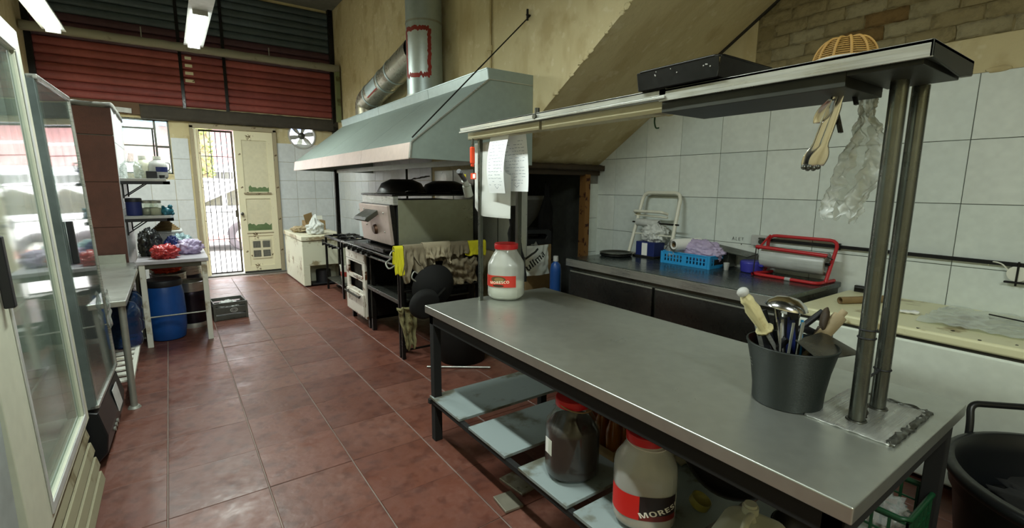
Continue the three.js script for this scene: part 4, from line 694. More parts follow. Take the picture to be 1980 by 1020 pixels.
{ const g = thing('hanging_pan', 'smaller black pan hanging lower left of the big wok', 'pan', [1.73, 0.52, -3.73]); obj('bowl', T(L([[0.0001, 0.0], [0.1, 0.0], [0.13, 0.02], [0.14, 0.06], [0.132, 0.06], [0.12, 0.025], [0.0001, 0.008]], 40), 0, 0, 0.03, -PI / 2 + 0.2), M.blackMatte, g); obj('handle', sbar([0.1, 0.06, 0], [0.22, 0.12, -0.06], 0.02, 0.012), M.iron, g); }
{ const g = thing('black_tub', 'black plastic tub on the floor behind the rag rack', 'tub', [2.05, 0, -3.66]); obj('body', L([[0.0001, 0], [0.2, 0], [0.24, 0.40], [0.255, 0.41], [0.25, 0.425], [0.225, 0.41], [0.19, 0.02], [0.0001, 0.02]], 36), M.blackMatte, g); obj('handle', curve([[0.24, 0.38, -0.05], [0.28, 0.37, -0.03], [0.28, 0.37, 0.03], [0.24, 0.38, 0.05]], 0.008), M.black, g); }
tag(obj('floor_rod', bar([1.68, 0.012, -3.62], [2.12, 0.012, -3.3], 0.009), M.steel), 'thin bright metal rod lying on the floor behind the table leg', 'rod');
// ================================================================ HOOD
{
  const g = thing('extractor_hood', 'long sloping metal extractor hood with pinkish lip over the range', 'hood', [0, 0, 0]);
  const z0 = -3.44, z1 = -7.5, zs = [z0, -4.55, -5.95, z1];
  const seg = (pts, a, b) => { const q = EX(pts, b - a, 0); return T(q, 0, 0, (a + b) / 2); };
  const strip = (x0, y0, x1, y1, th) => { const l = Math.hypot(x1 - x0, y1 - y0), nx = (y1 - y0) / l * th, ny = -(x1 - x0) / l * th; return [[x0, y0], [x0 + nx, y0 + ny], [x1 + nx, y1 + ny], [x1, y1]]; };
  for (let k = 0; k < 3; k++) {
    const a = zs[k + 1] + 0.003, b = zs[k] - 0.003;
    obj('sloped_panel', seg(strip(1.500, 1.865, 2.195, 2.402, 0.006), a, b), M.hood, g);
    obj('lip_panel', [seg(strip(1.484, 1.751, 1.500, 1.867, 0.008), a, b), seg(strip(1.484, 1.751, 1.56, 1.757, 0.006), a, b)], M.hoodLip, g);
    obj('top_band', seg(strip(2.195, 2.400, 2.183, 2.492, 0.008), a, b), M.galv, g);
    obj('top_panel', [BB(2.18, XA, 2.484, 2.492, a, b, 0)], M.galv, g);
  }
  for (const [z, s] of [[z0, 1], [z1, -1]]) obj('end_panel', T(EX([[1.486, 1.751], [1.502, 1.866], [2.197, 2.402], [2.185, 2.490], [2.648, 2.490], [2.648, 1.73]], 0.008, 0.001), 0, 0, z + s * 0.0), M.hood, g);
  obj('end_seam', [sbar([2.19, 2.402, z0 + 0.007], [2.645, 2.405, z0 + 0.007], 0.006, 0.004), sbar([1.493, 1.75, z0 + 0.008], [1.508, 1.866, z0 + 0.008], 0.012, 0.006), sbar([1.505, 1.868, z0 + 0.008], [2.195, 2.402, z0 + 0.008], 0.010, 0.006)], M.steel, g);
  obj('gutter', [seg([[1.56, 1.70], [1.60, 1.70], [1.60, 1.705], [1.565, 1.705], [1.565, 1.75], [1.56, 1.75]].map(([x, y]) => [x + 0.5, y + 0.02]), z1, z0)], M.steelDull, g);
  obj('stay_wire', [bar([XA, 2.985, -3.49], [1.53, 1.905, -3.47], 0.0055), bar([XA - 0.03, 2.94, -3.49], [XA - 0.03, 3.03, -3.49], 0.01), bar([XA, 2.985, -3.49], [XA - 0.04, 2.985, -3.49], 0.008)], M.iron, g);
}
{
  const g = thing('flue_duct', 'upright galvanised flue duct with a red painted outline above the hood', 'duct', [2.42, 2.492, -5.10]);
  const r = 0.195; obj('pipe', [C(r, r, 2.1, 0, 1.05, 0, 0, 0, 48)], M.galv, g); obj('collar', [C(r + 0.012, r + 0.012, 0.03, 0, 0.015, 0, 0, 0, 48), C(r + 0.004, r + 0.004, 0.02, 0, 0.78, 0, 0, 0, 48)], M.steelDull, g);
  // hand painted outline, facing the room
  const a0 = -1.64, a1 = -0.17, y0 = 0.22, y1 = 0.69, pt = (a, y, q) => [(r + q) * Math.sin(a), y, (r + q) * Math.cos(a)], line = (f) => sheet(1, 1, f, 40, 3, 0.0012);
  const jag = (t, s) => 0.012 * N3(t * 9, s, 0);
  obj('painted_outline', [line((u, v) => pt(a0 + (a1 - a0) * u, y1 + 0.045 * (v - 0.5) + jag(u, 1), 0.001)), line((u, v) => pt(a0 + (a1 - a0) * u, y0 + 0.045 * (v - 0.5) + jag(u, 2) * 1.6, 0.001)), line((u, v) => pt(a0 + 0.20 * (v - 0.5) + jag(u, 3) * 3, y0 + (y1 - y0) * u, 0.0012)), line((u, v) => pt(a1 + 0.20 * (v - 0.5) + jag(u, 4) * 3, y0 + (y1 - y0) * u, 0.0012))], M.redpaint, g);
  obj('pale_patch', line((u, v) => pt(a0 + (a1 - a0) * u, y0 + (y1 - y0) * v, 0.0003)), mat({ color: '#d5e0df', map: tSoft, metalness: 0.4, roughness: 0.4 }), g);
}
{
  const g = thing('flue_duct', 'slanting old flue duct with an elbow beside the upright duct', 'duct', [2.42, 2.49, -7.05]);
  const r = 0.155, ax = [[0, 0, 0], [0, 0.23, 0], [0, 0.56, 1.74]];
  obj('pipe', pipe(ax, r, 0.3, 32), M.galvOld, g);
  const d = V([0, 0.33, 1.74]).normalize(), at = (t) => V([0, 0.23, 0]).addScaledVector(d, t), q = new THREE.Quaternion().setFromUnitVectors(new THREE.Vector3(0, 1, 0), d);
  for (const t of [0.3, 0.85, 1.15]) { const c = new THREE.CylinderGeometry(r + 0.006, r + 0.006, 0.03, 32); c.applyQuaternion(q); const p = at(t); c.translate(p.x, p.y, p.z); obj('joint_band', c, M.galv, g); }
  const patch = sheet(1, 1, (u, v) => { const a = -1.9 + 0.9 * u, p = new THREE.Vector3((r + 0.002) * Math.sin(a), 0, (r + 0.002) * Math.cos(a)).applyQuaternion(q).add(at(0.42 + 0.36 * v)); return [p.x, p.y, p.z]; }, 14, 6, 0.002); obj('patch', patch, M.galv, g);
  obj('red_stroke', sheet(1, 1, (u, v) => { const a = -1.0 + 0.1 * v, p = new THREE.Vector3((r + 0.003) * Math.sin(a), 0, (r + 0.003) * Math.cos(a)).applyQuaternion(q).add(at(0.42 + 0.36 * u)); return [p.x, p.y, p.z]; }, 14, 3, 0.002), M.redpaint, g);
}
// ================================================================ STEEL WORK TABLE WITH OVERSHELF
const TT = 0.848;
{
  const g = thing('work_table', 'long stainless steel work table with black legs and a raised overshelf', 'table', [1.64, 0, -1.45]);
  const x0 = -0.46, x1 = 0.46, z0 = -1.11, z1 = 1.105;
  obj('tabletop', [BB(x0, x1, 0.802, TT, z0, z1, 0.005)], M.steelTop, g);
  obj('apron', [BB(x0 + 0.02, x0 + 0.05, 0.735, 0.802, z0 + 0.02, z1 - 0.02), BB(x1 - 0.05, x1 - 0.02, 0.735, 0.802, z0 + 0.02, z1 - 0.02), BB(x0 + 0.02, x1 - 0.02, 0.735, 0.802, z0 + 0.02, z0 + 0.05), BB(x0 + 0.02, x1 - 0.02, 0.735, 0.802, z1 - 0.05, z1 - 0.02)], M.blackMatte, g);
  for (const [x, z] of [[x0 + 0.045, z0 + 0.045], [x1 - 0.045, z0 + 0.045], [x0 + 0.045, z1 - 0.045], [x1 - 0.045, z1 - 0.045]]) obj('leg', BB(x - 0.025, x + 0.025, 0, 0.80, z - 0.025, z + 0.025), M.blackMatte, g);
  obj('low_frame', [sbar([x0 + 0.03, 0.252, z0 + 0.03], [x0 + 0.03, 0.252, z1 - 0.03], 0.03), sbar([x1 - 0.03, 0.252, z0 + 0.03], [x1 - 0.03, 0.252, z1 - 0.03], 0.03), sbar([x0, 0.252, z0 + 0.03], [x1, 0.252, z0 + 0.03], 0.03), sbar([x0, 0.252, z1 - 0.03], [x1, 0.252, z1 - 0.03], 0.03)], M.blackMatte, g);
  const mm = mat({ color: '#8d999b', map: tGrime, roughness: 0.5 });
  for (const [a, b] of [[-1.09, -0.72], [-0.62, -0.28], [-0.17, 0.16], [0.20, 0.55], [0.58, 0.85], [0.87, 1.07]]) obj('shelf_board', BB(x0 + 0.01, x1 - 0.01, 0.268, 0.284, a, b, 0.002), mm, g);
  // posts
  for (const [x, z] of [[0.007, 0.945], [0.160, 0.950]]) { const p = obj('post', C(0.0215, 0.0215, 0.995, x, TT + 0.4975, z, 0, 0, 24), M.steelPost, g); obj('tie', T(new THREE.TorusGeometry(0.0225, 0.0025, 6, 24), x, x < 0.1 ? 1.14 : 0.985, z, PI / 2), M.black, p); }
  obj('tie', [T(new THREE.TorusGeometry(0.0225, 0.0025, 6, 24), 0.007, 1.115, 0.945, PI / 2), bar([0.028, 0.98, 0.947], [0.14, 0.985, 0.95], 0.004)], M.black, g);
  obj('post', BB(-0.13, -0.106, TT, 1.85, -1.04, -1.016), M.steelPost, g); obj('post', BB(0.12, 0.15, TT, 1.85, -1.0, -0.97), M.steelDark, g);
  const plate = obj('base_plate', rough(new THREE.BoxGeometry(0.34, 0.006, 0.22, 20, 1, 14).translate(0.09, TT + 0.003, 0.945), 0.002, 30), M.steel, g);
  obj('weld_bead', [T(new THREE.TorusGeometry(0.024, 0.005, 6, 20), 0.007, TT + 0.006, 0.945, PI / 2), T(new THREE.TorusGeometry(0.024, 0.005, 6, 20), 0.16, TT + 0.006, 0.95, PI / 2), rough(new THREE.BoxGeometry(0.34, 0.008, 0.02, 24, 1, 2).translate(0.09, TT + 0.004, 1.055), 0.005, 60), rough(new THREE.BoxGeometry(0.02, 0.008, 0.2, 2, 1, 16).translate(0.26, TT + 0.004, 0.95), 0.005, 60, 4)], M.steelDark, g);
  obj('rust_patch', rough(new THREE.IcosahedronGeometry(0.02, 2).scale(0.6, 1.6, 0.6).translate(0.03, TT + 0.035, 0.952), 0.006, 60), M.ironRust, g);
  // overshelf: deep near tray and slimmer far channel
  const sx0 = -0.19, sx1 = 0.15;
  obj('overshelf', [BB(sx0, sx1, 1.878, 1.888, 0.30, 1.06, 0.002), BB(sx0, sx0 + 0.008, 1.848, 1.888, 0.30, 1.06, 0.002), BB(sx1 - 0.008, sx1, 1.848, 1.888, 0.30, 1.06, 0.002)], M.steel, g);
  obj('overshelf_channel', [BB(sx0 + 0.012, sx1 - 0.01, 1.852, 1.877, 0.305, 1.05, 0.001), BB(sx0 + 0.02, sx1 - 0.06, 1.812, 1.853, 0.30, 0.88, 0.002), BB(sx0 + 0.02, sx1 - 0.03, 1.838, 1.853, 0.88, 1.04, 0.002), T(EX([[sx0, 1.887], [sx0, 1.85], [sx1 - 0.1, 1.835], [sx1, 1.85], [sx1, 1.887]], 0.006, 0.001), 0, 0, 1.057)], M.channel, g);
  obj('overshelf', [BB(sx0, sx1 - 0.03, 1.884, 1.892, -1.14, 0.33, 0.002), BB(sx0, sx0 + 0.006, 1.868, 1.892, -1.14, 0.33, 0.002), BB(sx0 - 0.008, sx0 + 0.002, 1.856, 1.866, -1.14, 0.33, 0.002)], M.steel, g);
  obj('overshelf_channel', [BB(sx0 + 0.03, sx0 + 0.10, 1.818, 1.858, -1.10, -0.42, 0.002), BB(sx0 + 0.03, sx0 + 0.10, 1.815, 1.858, -0.40, 0.31, 0.002)], mat({ color: '#c9c2a4', map: tGrime, metalness: 0.4, roughness: 0.5 }), g);
  obj('bolt', [C(0.012, 0.012, 0.014, sx0 - 0.004, 1.875, -0.41, 0, PI / 2), C(0.012, 0.012, 0.03, sx0 + 0.01, 1.9, -0.41)], M.steelDark, g);
  obj('hook', curve([[-0.08, 1.815, 0.20], [-0.08, 1.795, 0.20], [-0.075, 1.775, 0.205], [-0.07, 1.775, 0.215]], 0.003), M.green, g);
  each('brace', [sbar([-0.02, 1.85, 0.785], [-0.02, 1.71, 0.825], 0.02, 0.008), sbar([0.02, 1.85, 0.825], [0.02, 1.79, 0.842], 0.018, 0.008)], M.iron, g);
}
// ---------------------------------------------------------------- big lidded jars
const labelMat = canvasMat(512, 160, (c, w, h) => {
  c.fillStyle = '#c9301f'; c.fillRect(0, 0, w, h); c.fillStyle = '#5a4526'; c.beginPath(); c.ellipse(300, 52, 92, 44, 0, 0, 7); c.fill(); c.fillStyle = '#8b7445'; c.beginPath(); c.ellipse(310, 52, 60, 28, 0, 0, 7); c.fill();
  c.fillStyle = '#3b2a16'; c.beginPath(); c.ellipse(300, 140, 70, 18, 0, 0, 7); c.fill(); c.save(); c.translate(190, 122); c.rotate(-0.09); c.fillStyle = '#f3e3c8'; c.font = 'bold 52px sans-serif'; c.fillText('MORESCO', 0, 0); c.restore();
});
const labelMat2 = canvasMat(512, 256, (c, w, h) => {
  c.fillStyle = '#d21c12'; c.fillRect(0, 0, 250, h); c.fillStyle = '#241414'; c.fillRect(250, 0, w - 250, h); c.fillStyle = '#6a1a14'; c.fillRect(250, 196, w - 250, 60);
  c.save(); c.translate(255, 235); c.rotate(-0.35); c.fillStyle = '#f2ece0'; c.font = 'bold 80px sans-serif'; c.fillText('MORESCO', 0, 0); c.restore();
});
function bigJar(label, pos, turn, s, fill, level, lidM, lb, extra, shell = M.milky) {
  const g = thing('plastic_jar', label, 'jar', pos, turn);
  const shoulder = 0.20 * s, R = 0.112 * s, sq = (geo) => { const p = geo.attributes.position; for (let i = 0; i < p.count; i++) { const x = p.getX(i), y = p.getY(i), z = p.getZ(i), a = Math.atan2(z, x), k = y < 0.26 * s ? 1 + 0.07 * Math.pow(Math.cos(2 * a), 2) : 1; p.setXYZ(i, x * k, y, z * k); } geo.computeVertexNormals(); return geo; };
  obj('body', sq(L([[0.0001, 0], [R * 0.8, 0], [R, 0.025 * s], [R, 0.06 * s], [R * 0.985, 0.066 * s], [R, 0.072 * s], [R, shoulder], [R * 0.96, 0.225 * s], [R * 0.72, 0.275 * s], [0.068 * s, 0.295 * s], [0.066 * s, 0.318 * s]], 48)), shell, g);
  obj('lid', L([[0.066 * s, 0.306 * s], [0.073 * s, 0.308 * s], [0.074 * s, 0.335 * s], [0.070 * s, 0.342 * s], [0.0001, 0.342 * s]], 40), lidM, g);
  obj('content', sq(L([[0.0001, 0.004], [R * 0.79, 0.003], [R * 0.985, 0.026 * s], [R * 0.985, Math.min(level, shoulder)], ...(level > shoulder ? [[R * 0.75, level]] : []), [0.0001, level + 0.006]], 40)), fill, g);
  if (lb) { const q = L([[R * 1.02, lb.y0 * s], [R * 1.02, lb.y1 * s]], 30, lb.a0, lb.a1 - lb.a0); const p = q.attributes.position; for (let i = 0; i < p.count; i++) { const x = p.getX(i), z = p.getZ(i), a = Math.atan2(z, x), k = 1 + 0.07 * Math.pow(Math.cos(2 * a), 2); p.setXYZ(i, x * k, p.getY(i), z * k); } q.computeVertexNormals(); q.userData.keepUV = true; const m = new THREE.Mesh(q, lb.m); m.name = 'label'; m.castShadow = m.receiveShadow = true; g.add(m); }
  if (extra) extra(g, R, s); return g;
}
bigJar('red lidded jar of white powder standing on the table by the far posts', [1.70, TT, -2.46], 0, 1.02, M.powder, 0.11, M.red, { y0: 0.085, y1: 0.155, a0: -2.35, a1: -0.10, m: labelMat });
bigJar('red lidded jar full of dark chillies under the work table', [1.37, 0.284, -1.46], 0.3, 1.05, M.sauce, 0.25, M.red, null, (g, R, s) => { obj('label', T(B(0.052, 0.07, 0.001, 0, 0, 0, 0), -0.106, 0.15, -0.055, 0, -2.05, 0), M.paper, g, 'small white sticker'); obj('band', T(new THREE.TorusGeometry(0.078, 0.003, 6, 32), 0, 0.316 * s, 0.01, PI / 2 + 0.22), M.card, g); }, M.clearPlastic);
bigJar('nearly empty red lidded jar with amber syrup under the work table', [1.40, 0.284, -1.08], 0, 1.05, M.honey, 0.045, M.red, { y0: 0.06, y1: 0.15, a0: -2.15, a1: 0.15, m: labelMat2 }, (g, R, s) => obj('collar', T(new THREE.TorusGeometry(0.078, 0.003, 6, 32), 0.006, 0.300 * s, 0, PI / 2 + 0.08), M.filmDense, g));
// ---------------------------------------------------------------- hanging papers and the spray bottle on the far posts
const paperText = (s) => canvasMat(256, 384, (c, w, h) => { c.fillStyle = '#eef0f2'; c.fillRect(0, 0, w, h); let q = s; const r = () => (q = (q * 16807) % 2147483647) / 2147483647; c.strokeStyle = '#8f97a4'; c.lineWidth = 3; for (let y = 40; y < 330; y += 22) { let x = 24; while (x < 215) { const l = 10 + r() * 34; if (r() > 0.22) { c.beginPath(); c.moveTo(x, y + r() * 4); c.lineTo(Math.min(x + l, 225), y + r() * 4); c.stroke(); } x += l + 9; } } c.strokeStyle = '#6a7080'; c.beginPath(); c.moveTo(110, 335); c.lineTo(140, 355); c.lineTo(165, 340); c.stroke(); }, { roughness: 0.85 });
function sheetUV(f, m, nm, lab, th) {                      // printed sheet, front carries the print
  const g = new THREE.PlaneGeometry(1, 1, 14, 18), p = g.attributes.position; for (let i = 0; i < p.count; i++) p.setXYZ(i, ...f(p.getX(i) + 0.5, 0.5 - p.getY(i)));
  g.computeVertexNormals(); g.userData.keepUV = true; const o = new THREE.Mesh(g, m); m.side = THREE.DoubleSide; o.name = numbered(nm); o.castShadow = o.receiveShadow = true; scene.add(o); return tag(o, lab, 'paper', 'papers hung from the overshelf');
}
sheetUV((u, v) => [1.50 - 0.03 * Math.sin(v * 2.6), 1.82 - 0.31 * v, -2.33 + 0.18 * u + 0.02 * v * (0.5 - u)], paperText(11), 'paper_sheet', 'handwritten white sheet hanging in front of the other papers');
sheetUV((u, v) => [1.545 + 0.02 * Math.sin(v * 2), 1.82 - 0.30 * v, -2.29 + 0.23 * u], paperText(29), 'paper_sheet', 'grey backed sheet hanging behind the handwritten sheet');
tag(obj('plastic_folder', sheet(1, 1, (u, v) => { const w = v < 0.42 ? 0.16 + 0.2 * v : 0.28; return [1.535 - 0.02 * Math.sin(u * 3) * v, 1.80 - 0.43 * v + 0.05 * Math.pow(Math.max(0, 0.35 - u) / 0.35, 2) * sm(0.85, 1, v), -2.56 + 1.36 * w * u]; }, 18, 22, 0.004), M.filmDense), 'milky plastic scoop sleeve hanging below the papers', 'scoop');
{ const g = thing('lighter_gun', 'orange handled lighter hanging in front of the far post', 'lighter', [1.475, 1.665, -2.49]); obj('handle', [B(0.028, 0.10, 0.022, 0, 0.06, 0, 0.008), B(0.02, 0.03, 0.012, 0.0, 0.01, 0.0)], M.orange, g); obj('barrel', bar([0, 0.11, 0], [0.004, 0.155, 0], 0.007), M.steelDark, g); obj('tag', B(0.002, 0.035, 0.06, 0, -0.06, 0.01, 0), M.orange, g); obj('tag', B(0.002, 0.024, 0.028, -0.002, -0.06, 0.022, 0), M.paper, g); }
{ const g = thing('gas_torch', 'grey gas torch head clamped to the far post', 'torch', [1.44, 1.53, -2.5], 0.6); obj('body', [bar([0.03, -0.04, 0], [0.0, 0.02, 0], 0.026, 18), bar([0.0, 0.02, 0], [-0.03, 0.05, 0], 0.018, 16)], M.steelDull, g); obj('nozzle', [bar([-0.02, 0.05, 0], [-0.12, 0.10, 0.01], 0.014, 14), bar([-0.10, 0.085, 0.02], [-0.13, 0.095, 0.03], 0.008, 10)], M.black, g); obj('yellow_knob', C(0.01, 0.01, 0.02, -0.03, 0.075, 0), M.yellow, g); obj('clamp', bar([0.02, -0.02, 0], [0.09, -0.03, -0.01], 0.006), M.steelDull, g); }
tag(obj('black_apron', sheet(1, 1, (u, v) => [1.85 + (0.03 + 0.16 * v) * (u - 0.35) + 0.01 * N3(v * 5, u * 3, 2), 1.42 - 0.52 * v, -2.61 + 0.025 * Math.sin(u * 9) * v], 16, 20, 0.006), M.blackMatte), 'black apron hanging behind the rear far post', 'apron');
// ---------------------------------------------------------------- utensil bucket
const BK = [1.625, TT, -0.70];
{
  const g = thing('utensil_bucket', 'dark plastic bucket full of utensils standing on the work table', 'bucket', BK);
  obj('bucket', L([[0.0001, 0], [0.100, 0], [0.104, 0.004], [0.106, 0.05], [0.116, 0.12], [0.132, 0.195], [0.135, 0.197], [0.135, 0.202], [0.129, 0.202], [0.112, 0.12], [0.100, 0.012], [0.0001, 0.010]], 44), M.bucket, g);
  obj('scratches', [...Array(3)].map((_, k) => T(L([[0.1165 + k * 0.003, 0.118 + k * 0.012], [0.1172 + k * 0.003, 0.1205 + k * 0.012]], 6, -2.5, 0.22))), M.steelDull, g);
}
const bk = (a, y, b) => [BK[0] + 0.8155 * a - 0.578 * b, BK[1] + y, BK[2] + 0.578 * a + 0.8155 * b];
{ const g = thing('carved_handle_knife', 'ivory carved handle with a round pommel leaning out of the bucket', 'utensil', [0, 0, 0]);
  const a = V(bk(-0.075, 0.232, -0.03)), d = V([-0.09, 0.15, -0.05]).normalize(), q = new THREE.Quaternion().setFromUnitVectors(new THREE.Vector3(0, 1, 0), d), put = (x) => { x.applyQuaternion(q); x.translate(a.x, a.y, a.z); return x; };
  obj('handle', put(rough(L([[0.0001, 0], [0.028, 0], [0.029, 0.009], [0.018, 0.016], [0.021, 0.06], [0.024, 0.09], [0.018, 0.115], [0.022, 0.13], [0.016, 0.142], [0.0001, 0.145]], 28), 0.0022, 90)), M.ivory, g);
  obj('pommel', put(T(new THREE.SphereGeometry(0.019, 18, 14), 0, 0.161, 0, 0, 0, 0, [1, 0.8, 1])), M.white, g); obj('blade', put(B(0.02, 0.20, 0.003, 0, -0.10, 0, 0.001)), M.steel, g);
}
function utensil(nm, lab, parts) { const g = thing(nm, lab, 'utensil', [0, 0, 0]); for (const [n, geo, m] of parts) obj(n, geo, m, g); }
utensil('red_spatula', 'thin red handled spatula leaning at the bucket\'s left rim', [['handle', sbar(bk(-0.02, 0.05, -0.06), bk(-0.07, 0.25, -0.11), 0.012, 0.007), M.red], ['grip', sbar(bk(-0.068, 0.245, -0.108), bk(-0.085, 0.30, -0.125), 0.018, 0.01), M.woodDark]]);
utensil('black_knife', 'thick black handled knife standing beside the carved handle', [['handle', sbar(bk(-0.035, 0.13, -0.04), bk(-0.07, 0.29, -0.075), 0.034, 0.024), M.black], ['edge', sbar(bk(-0.053, 0.13, -0.048), bk(-0.088, 0.288, -0.083), 0.004, 0.026), M.steel], ['blade', sbar(bk(-0.01, 0.03, -0.02), bk(-0.035, 0.14, -0.04), 0.03, 0.004), M.steel]]);
utensil('ladle', 'shiny steel ladle bowl rising over the bucket', [['bowl', T(L([[0.0001, 0.032], [0.035, 0.027], [0.058, 0.010], [0.065, -0.006], [0.062, -0.008], [0.054, 0.006], [0.03, 0.023], [0.0001, 0.028]], 36), ...bk(0.0, 0.312, -0.05), 0.1, 0, -0.08), M.chrome], ['handle', sbar(bk(0.0, 0.02, 0.0), bk(-0.03, 0.315, -0.065), 0.014, 0.004), M.chrome]]);
utensil('steel_tongs', 'dull steel tongs standing upright in the bucket', [['arm', sbar(bk(-0.03, 0.02, 0.02), bk(0.005, 0.265, -0.01), 0.016, 0.003), M.steelDull], ['arm', sbar(bk(-0.01, 0.02, 0.03), bk(0.03, 0.27, 0.0), 0.018, 0.004), M.steelDull], ['rod', bar(bk(-0.03, 0.02, 0.0), bk(-0.03, 0.26, -0.02), 0.003), M.steel]]);
utensil('blue_scraper', 'dark blue scraper standing behind the ladle in the bucket', [['blade', sbar(bk(0.03, 0.10, -0.05), bk(0.035, 0.27, -0.07), 0.055, 0.006), M.blueDark], ['grip', sbar(bk(0.037, 0.26, -0.07), bk(0.04, 0.31, -0.075), 0.05, 0.02), M.black], ['stripe', sbar(bk(0.062, 0.12, -0.047), bk(0.066, 0.26, -0.064), 0.006, 0.008), M.blueBasket]]);
utensil('pepper_mill', 'black lidded grinder behind the ladle in the bucket', [['body', C(0.028, 0.028, 0.14, ...bk(0.045, 0.19, -0.10)), M.black], ['cap', C(0.03, 0.03, 0.012, ...bk(0.045, 0.268, -0.10)), M.chrome]]);
utensil('white_spoon', 'white plastic spoon between the ladle and the tongs', [['handle', sbar(bk(0.0, 0.03, -0.02), bk(-0.01, 0.265, -0.05), 0.012, 0.004), M.white]]);
utensil('cleaver', 'broad grey steel cleaver blade resting across the bucket rim', [['blade', sheet(1, 1, (u, v) => { const P = [[-0.005, 0.212, 0.011], [0.147, 0.219, 0.03], [0.121, 0.184, 0.156], [-0.06, 0.186, 0.108]].map((q) => V(q)); const r = P[0].lerp(P[1], u).lerp(P[3].lerp(P[2], u), v); return [BK[0] + r.x, BK[1] + r.y, BK[2] + r.z]; }, 4, 4, 0.003), M.steelDark], ['handle', sbar(bk(0.0, 0.205, -0.03), bk(-0.055, 0.12, -0.06), 0.022, 0.018), M.black]]);
utensil('wooden_spoon', 'dark hollow wooden scoop leaning right out of the bucket', [['bowl', T(rough(new THREE.SphereGeometry(0.032, 20, 14).scale(0.75, 1.5, 0.4), 0.002, 40), ...bk(0.155, 0.255, -0.085), 0.2, 0.5, -0.75), M.woodDark], ['handle', bar(bk(0.02, 0.05, -0.03), bk(0.14, 0.23, -0.08), 0.008), M.woodDark]]);
utensil('rolling_pin', 'pale wooden rolling pin leaning right out of the bucket', [['roller', bar(bk(0.105, 0.165, -0.06), bk(0.20, 0.27, -0.075), 0.022, 20), M.wood], ['handle', bar(bk(0.05, 0.11, -0.04), bk(0.105, 0.165, -0.06), 0.01), M.wood], ['handle', bar(bk(0.20, 0.27, -0.075), bk(0.215, 0.288, -0.077), 0.012), M.wood]]);
utensil('black_pliers', 'black curved gripper behind the rolling pin', [['jaw', curve([bk(0.05, 0.19, -0.10), bk(0.10, 0.215, -0.11), bk(0.14, 0.20, -0.11), bk(0.19, 0.19, -0.09)], 0.014), M.black], ['jaw', curve([bk(0.10, 0.22, -0.115), bk(0.14, 0.25, -0.12), bk(0.17, 0.275, -0.12)], 0.011), M.black]]);
// ---------------------------------------------------------------- hanging under the overshelf
{ const g = thing('serving_tongs', 'chrome serving tongs hanging from the overshelf near its right end', 'tongs', [1.59, 1.86, -0.625]);
  const arm = (s) => sheet(1, 1, (u, v) => { const w = v < 0.3 ? 0.007 : v < 0.75 ? 0.010 : 0.010 + 0.014 * Math.sin((v - 0.75) / 0.25 * PI * 0.75); return [0.02 - 0.02 * v + (u - 0.5) * w * 1.2, -0.245 * v, -0.055 * v + s * (0.003 + 0.008 * Math.sin(v * PI * 0.7)) + (u - 0.5) * w * 1.6 + 0.005 * Math.sin(u * PI) * s]; }, 10, 30, 0.002);
  obj('arm', arm(1), M.chrome, g); obj('arm', arm(-1), M.chrome, g); obj('thumb_grip', sheet(1, 1, (u, v) => [0.0 + 0.012 * Math.sin(u * PI), -0.055 - 0.065 * v, -0.022 - 0.03 * v + (u - 0.5) * 0.045 * Math.sin(0.35 + v * 2.2)], 8, 12, 0.002), M.chrome, g);
  for (const s of [-1, 1]) for (let k = 0; k < 3; k++) obj('claw', T(new THREE.SphereGeometry(0.008, 12, 8), -0.008 + k * 0.006, -0.248 - (k === 1 ? 0.004 : 0), -0.058 + s * 0.008 + (k - 1) * 0.009), M.steelDark, g); obj('hanger', bar([0.02, 0.0, 0], [0.02, 0.012, 0.005], 0.002), M.steel, g); }
tag(obj('plastic_bag', sheet(1, 1, (u, v) => { const w = v < 0.14 ? 0.030 - 0.014 * v / 0.14 : 0.016 + 0.046 * sm(0.14, 0.55, v) - 0.014 * sm(0.7, 1, v); const a = (u - 0.5) * PI * 1.9; return [1.735 + w * 0.5 * Math.cos(a) + 0.010 * N3(u * 5, v * 6, 3) + 0.012 * Math.abs(N3(u * 8 + v * 4, v * 10, 7)), 1.842 - 0.385 * v + 0.02 * N3(u * 6, 1, 5) * v, -0.612 + w * Math.sin(a) + 0.012 * sm(0.1, 0.4, v) - 0.055 * sm(0.45, 1, v) + 0.010 * N3(u * 5, v * 8, 9) + 0.009 * Math.abs(N3(u * 9, v * 12, 4))]; }, 60, 70, 0.0012), M.bagFilm), 'crumpled clear plastic bag hanging from the overshelf by the near posts', 'bag');
// ---------------------------------------------------------------- on the overshelf
{ const g = thing('wicker_basket', 'upturned woven wicker basket on the near end of the overshelf', 'basket', [1.545, 1.8895, -0.605]);
  for (let k = 0; k < 9; k++) obj('weave', T(new THREE.TorusGeometry(0.076 - 0.0022 * k - 0.00025 * k * k, 0.0019, 6, 36), 0, 0.007 + k * 0.0062, 0, PI / 2), M.wicker, g);
  for (let k = 0; k < 12; k++) { const a = k * PI / 6; obj('rib', curve([[0.077 * Math.cos(a), 0.002, 0.077 * Math.sin(a)], [0.067 * Math.cos(a), 0.033, 0.067 * Math.sin(a)], [0.044 * Math.cos(a), 0.058, 0.044 * Math.sin(a)], [0.006 * Math.cos(a), 0.062, 0.006 * Math.sin(a)]], 0.0036, 12, 6), M.wicker, g); }
  obj('rim', T(new THREE.TorusGeometry(0.078, 0.003, 6, 40), 0, 0.003, 0, PI / 2), M.white, g); }
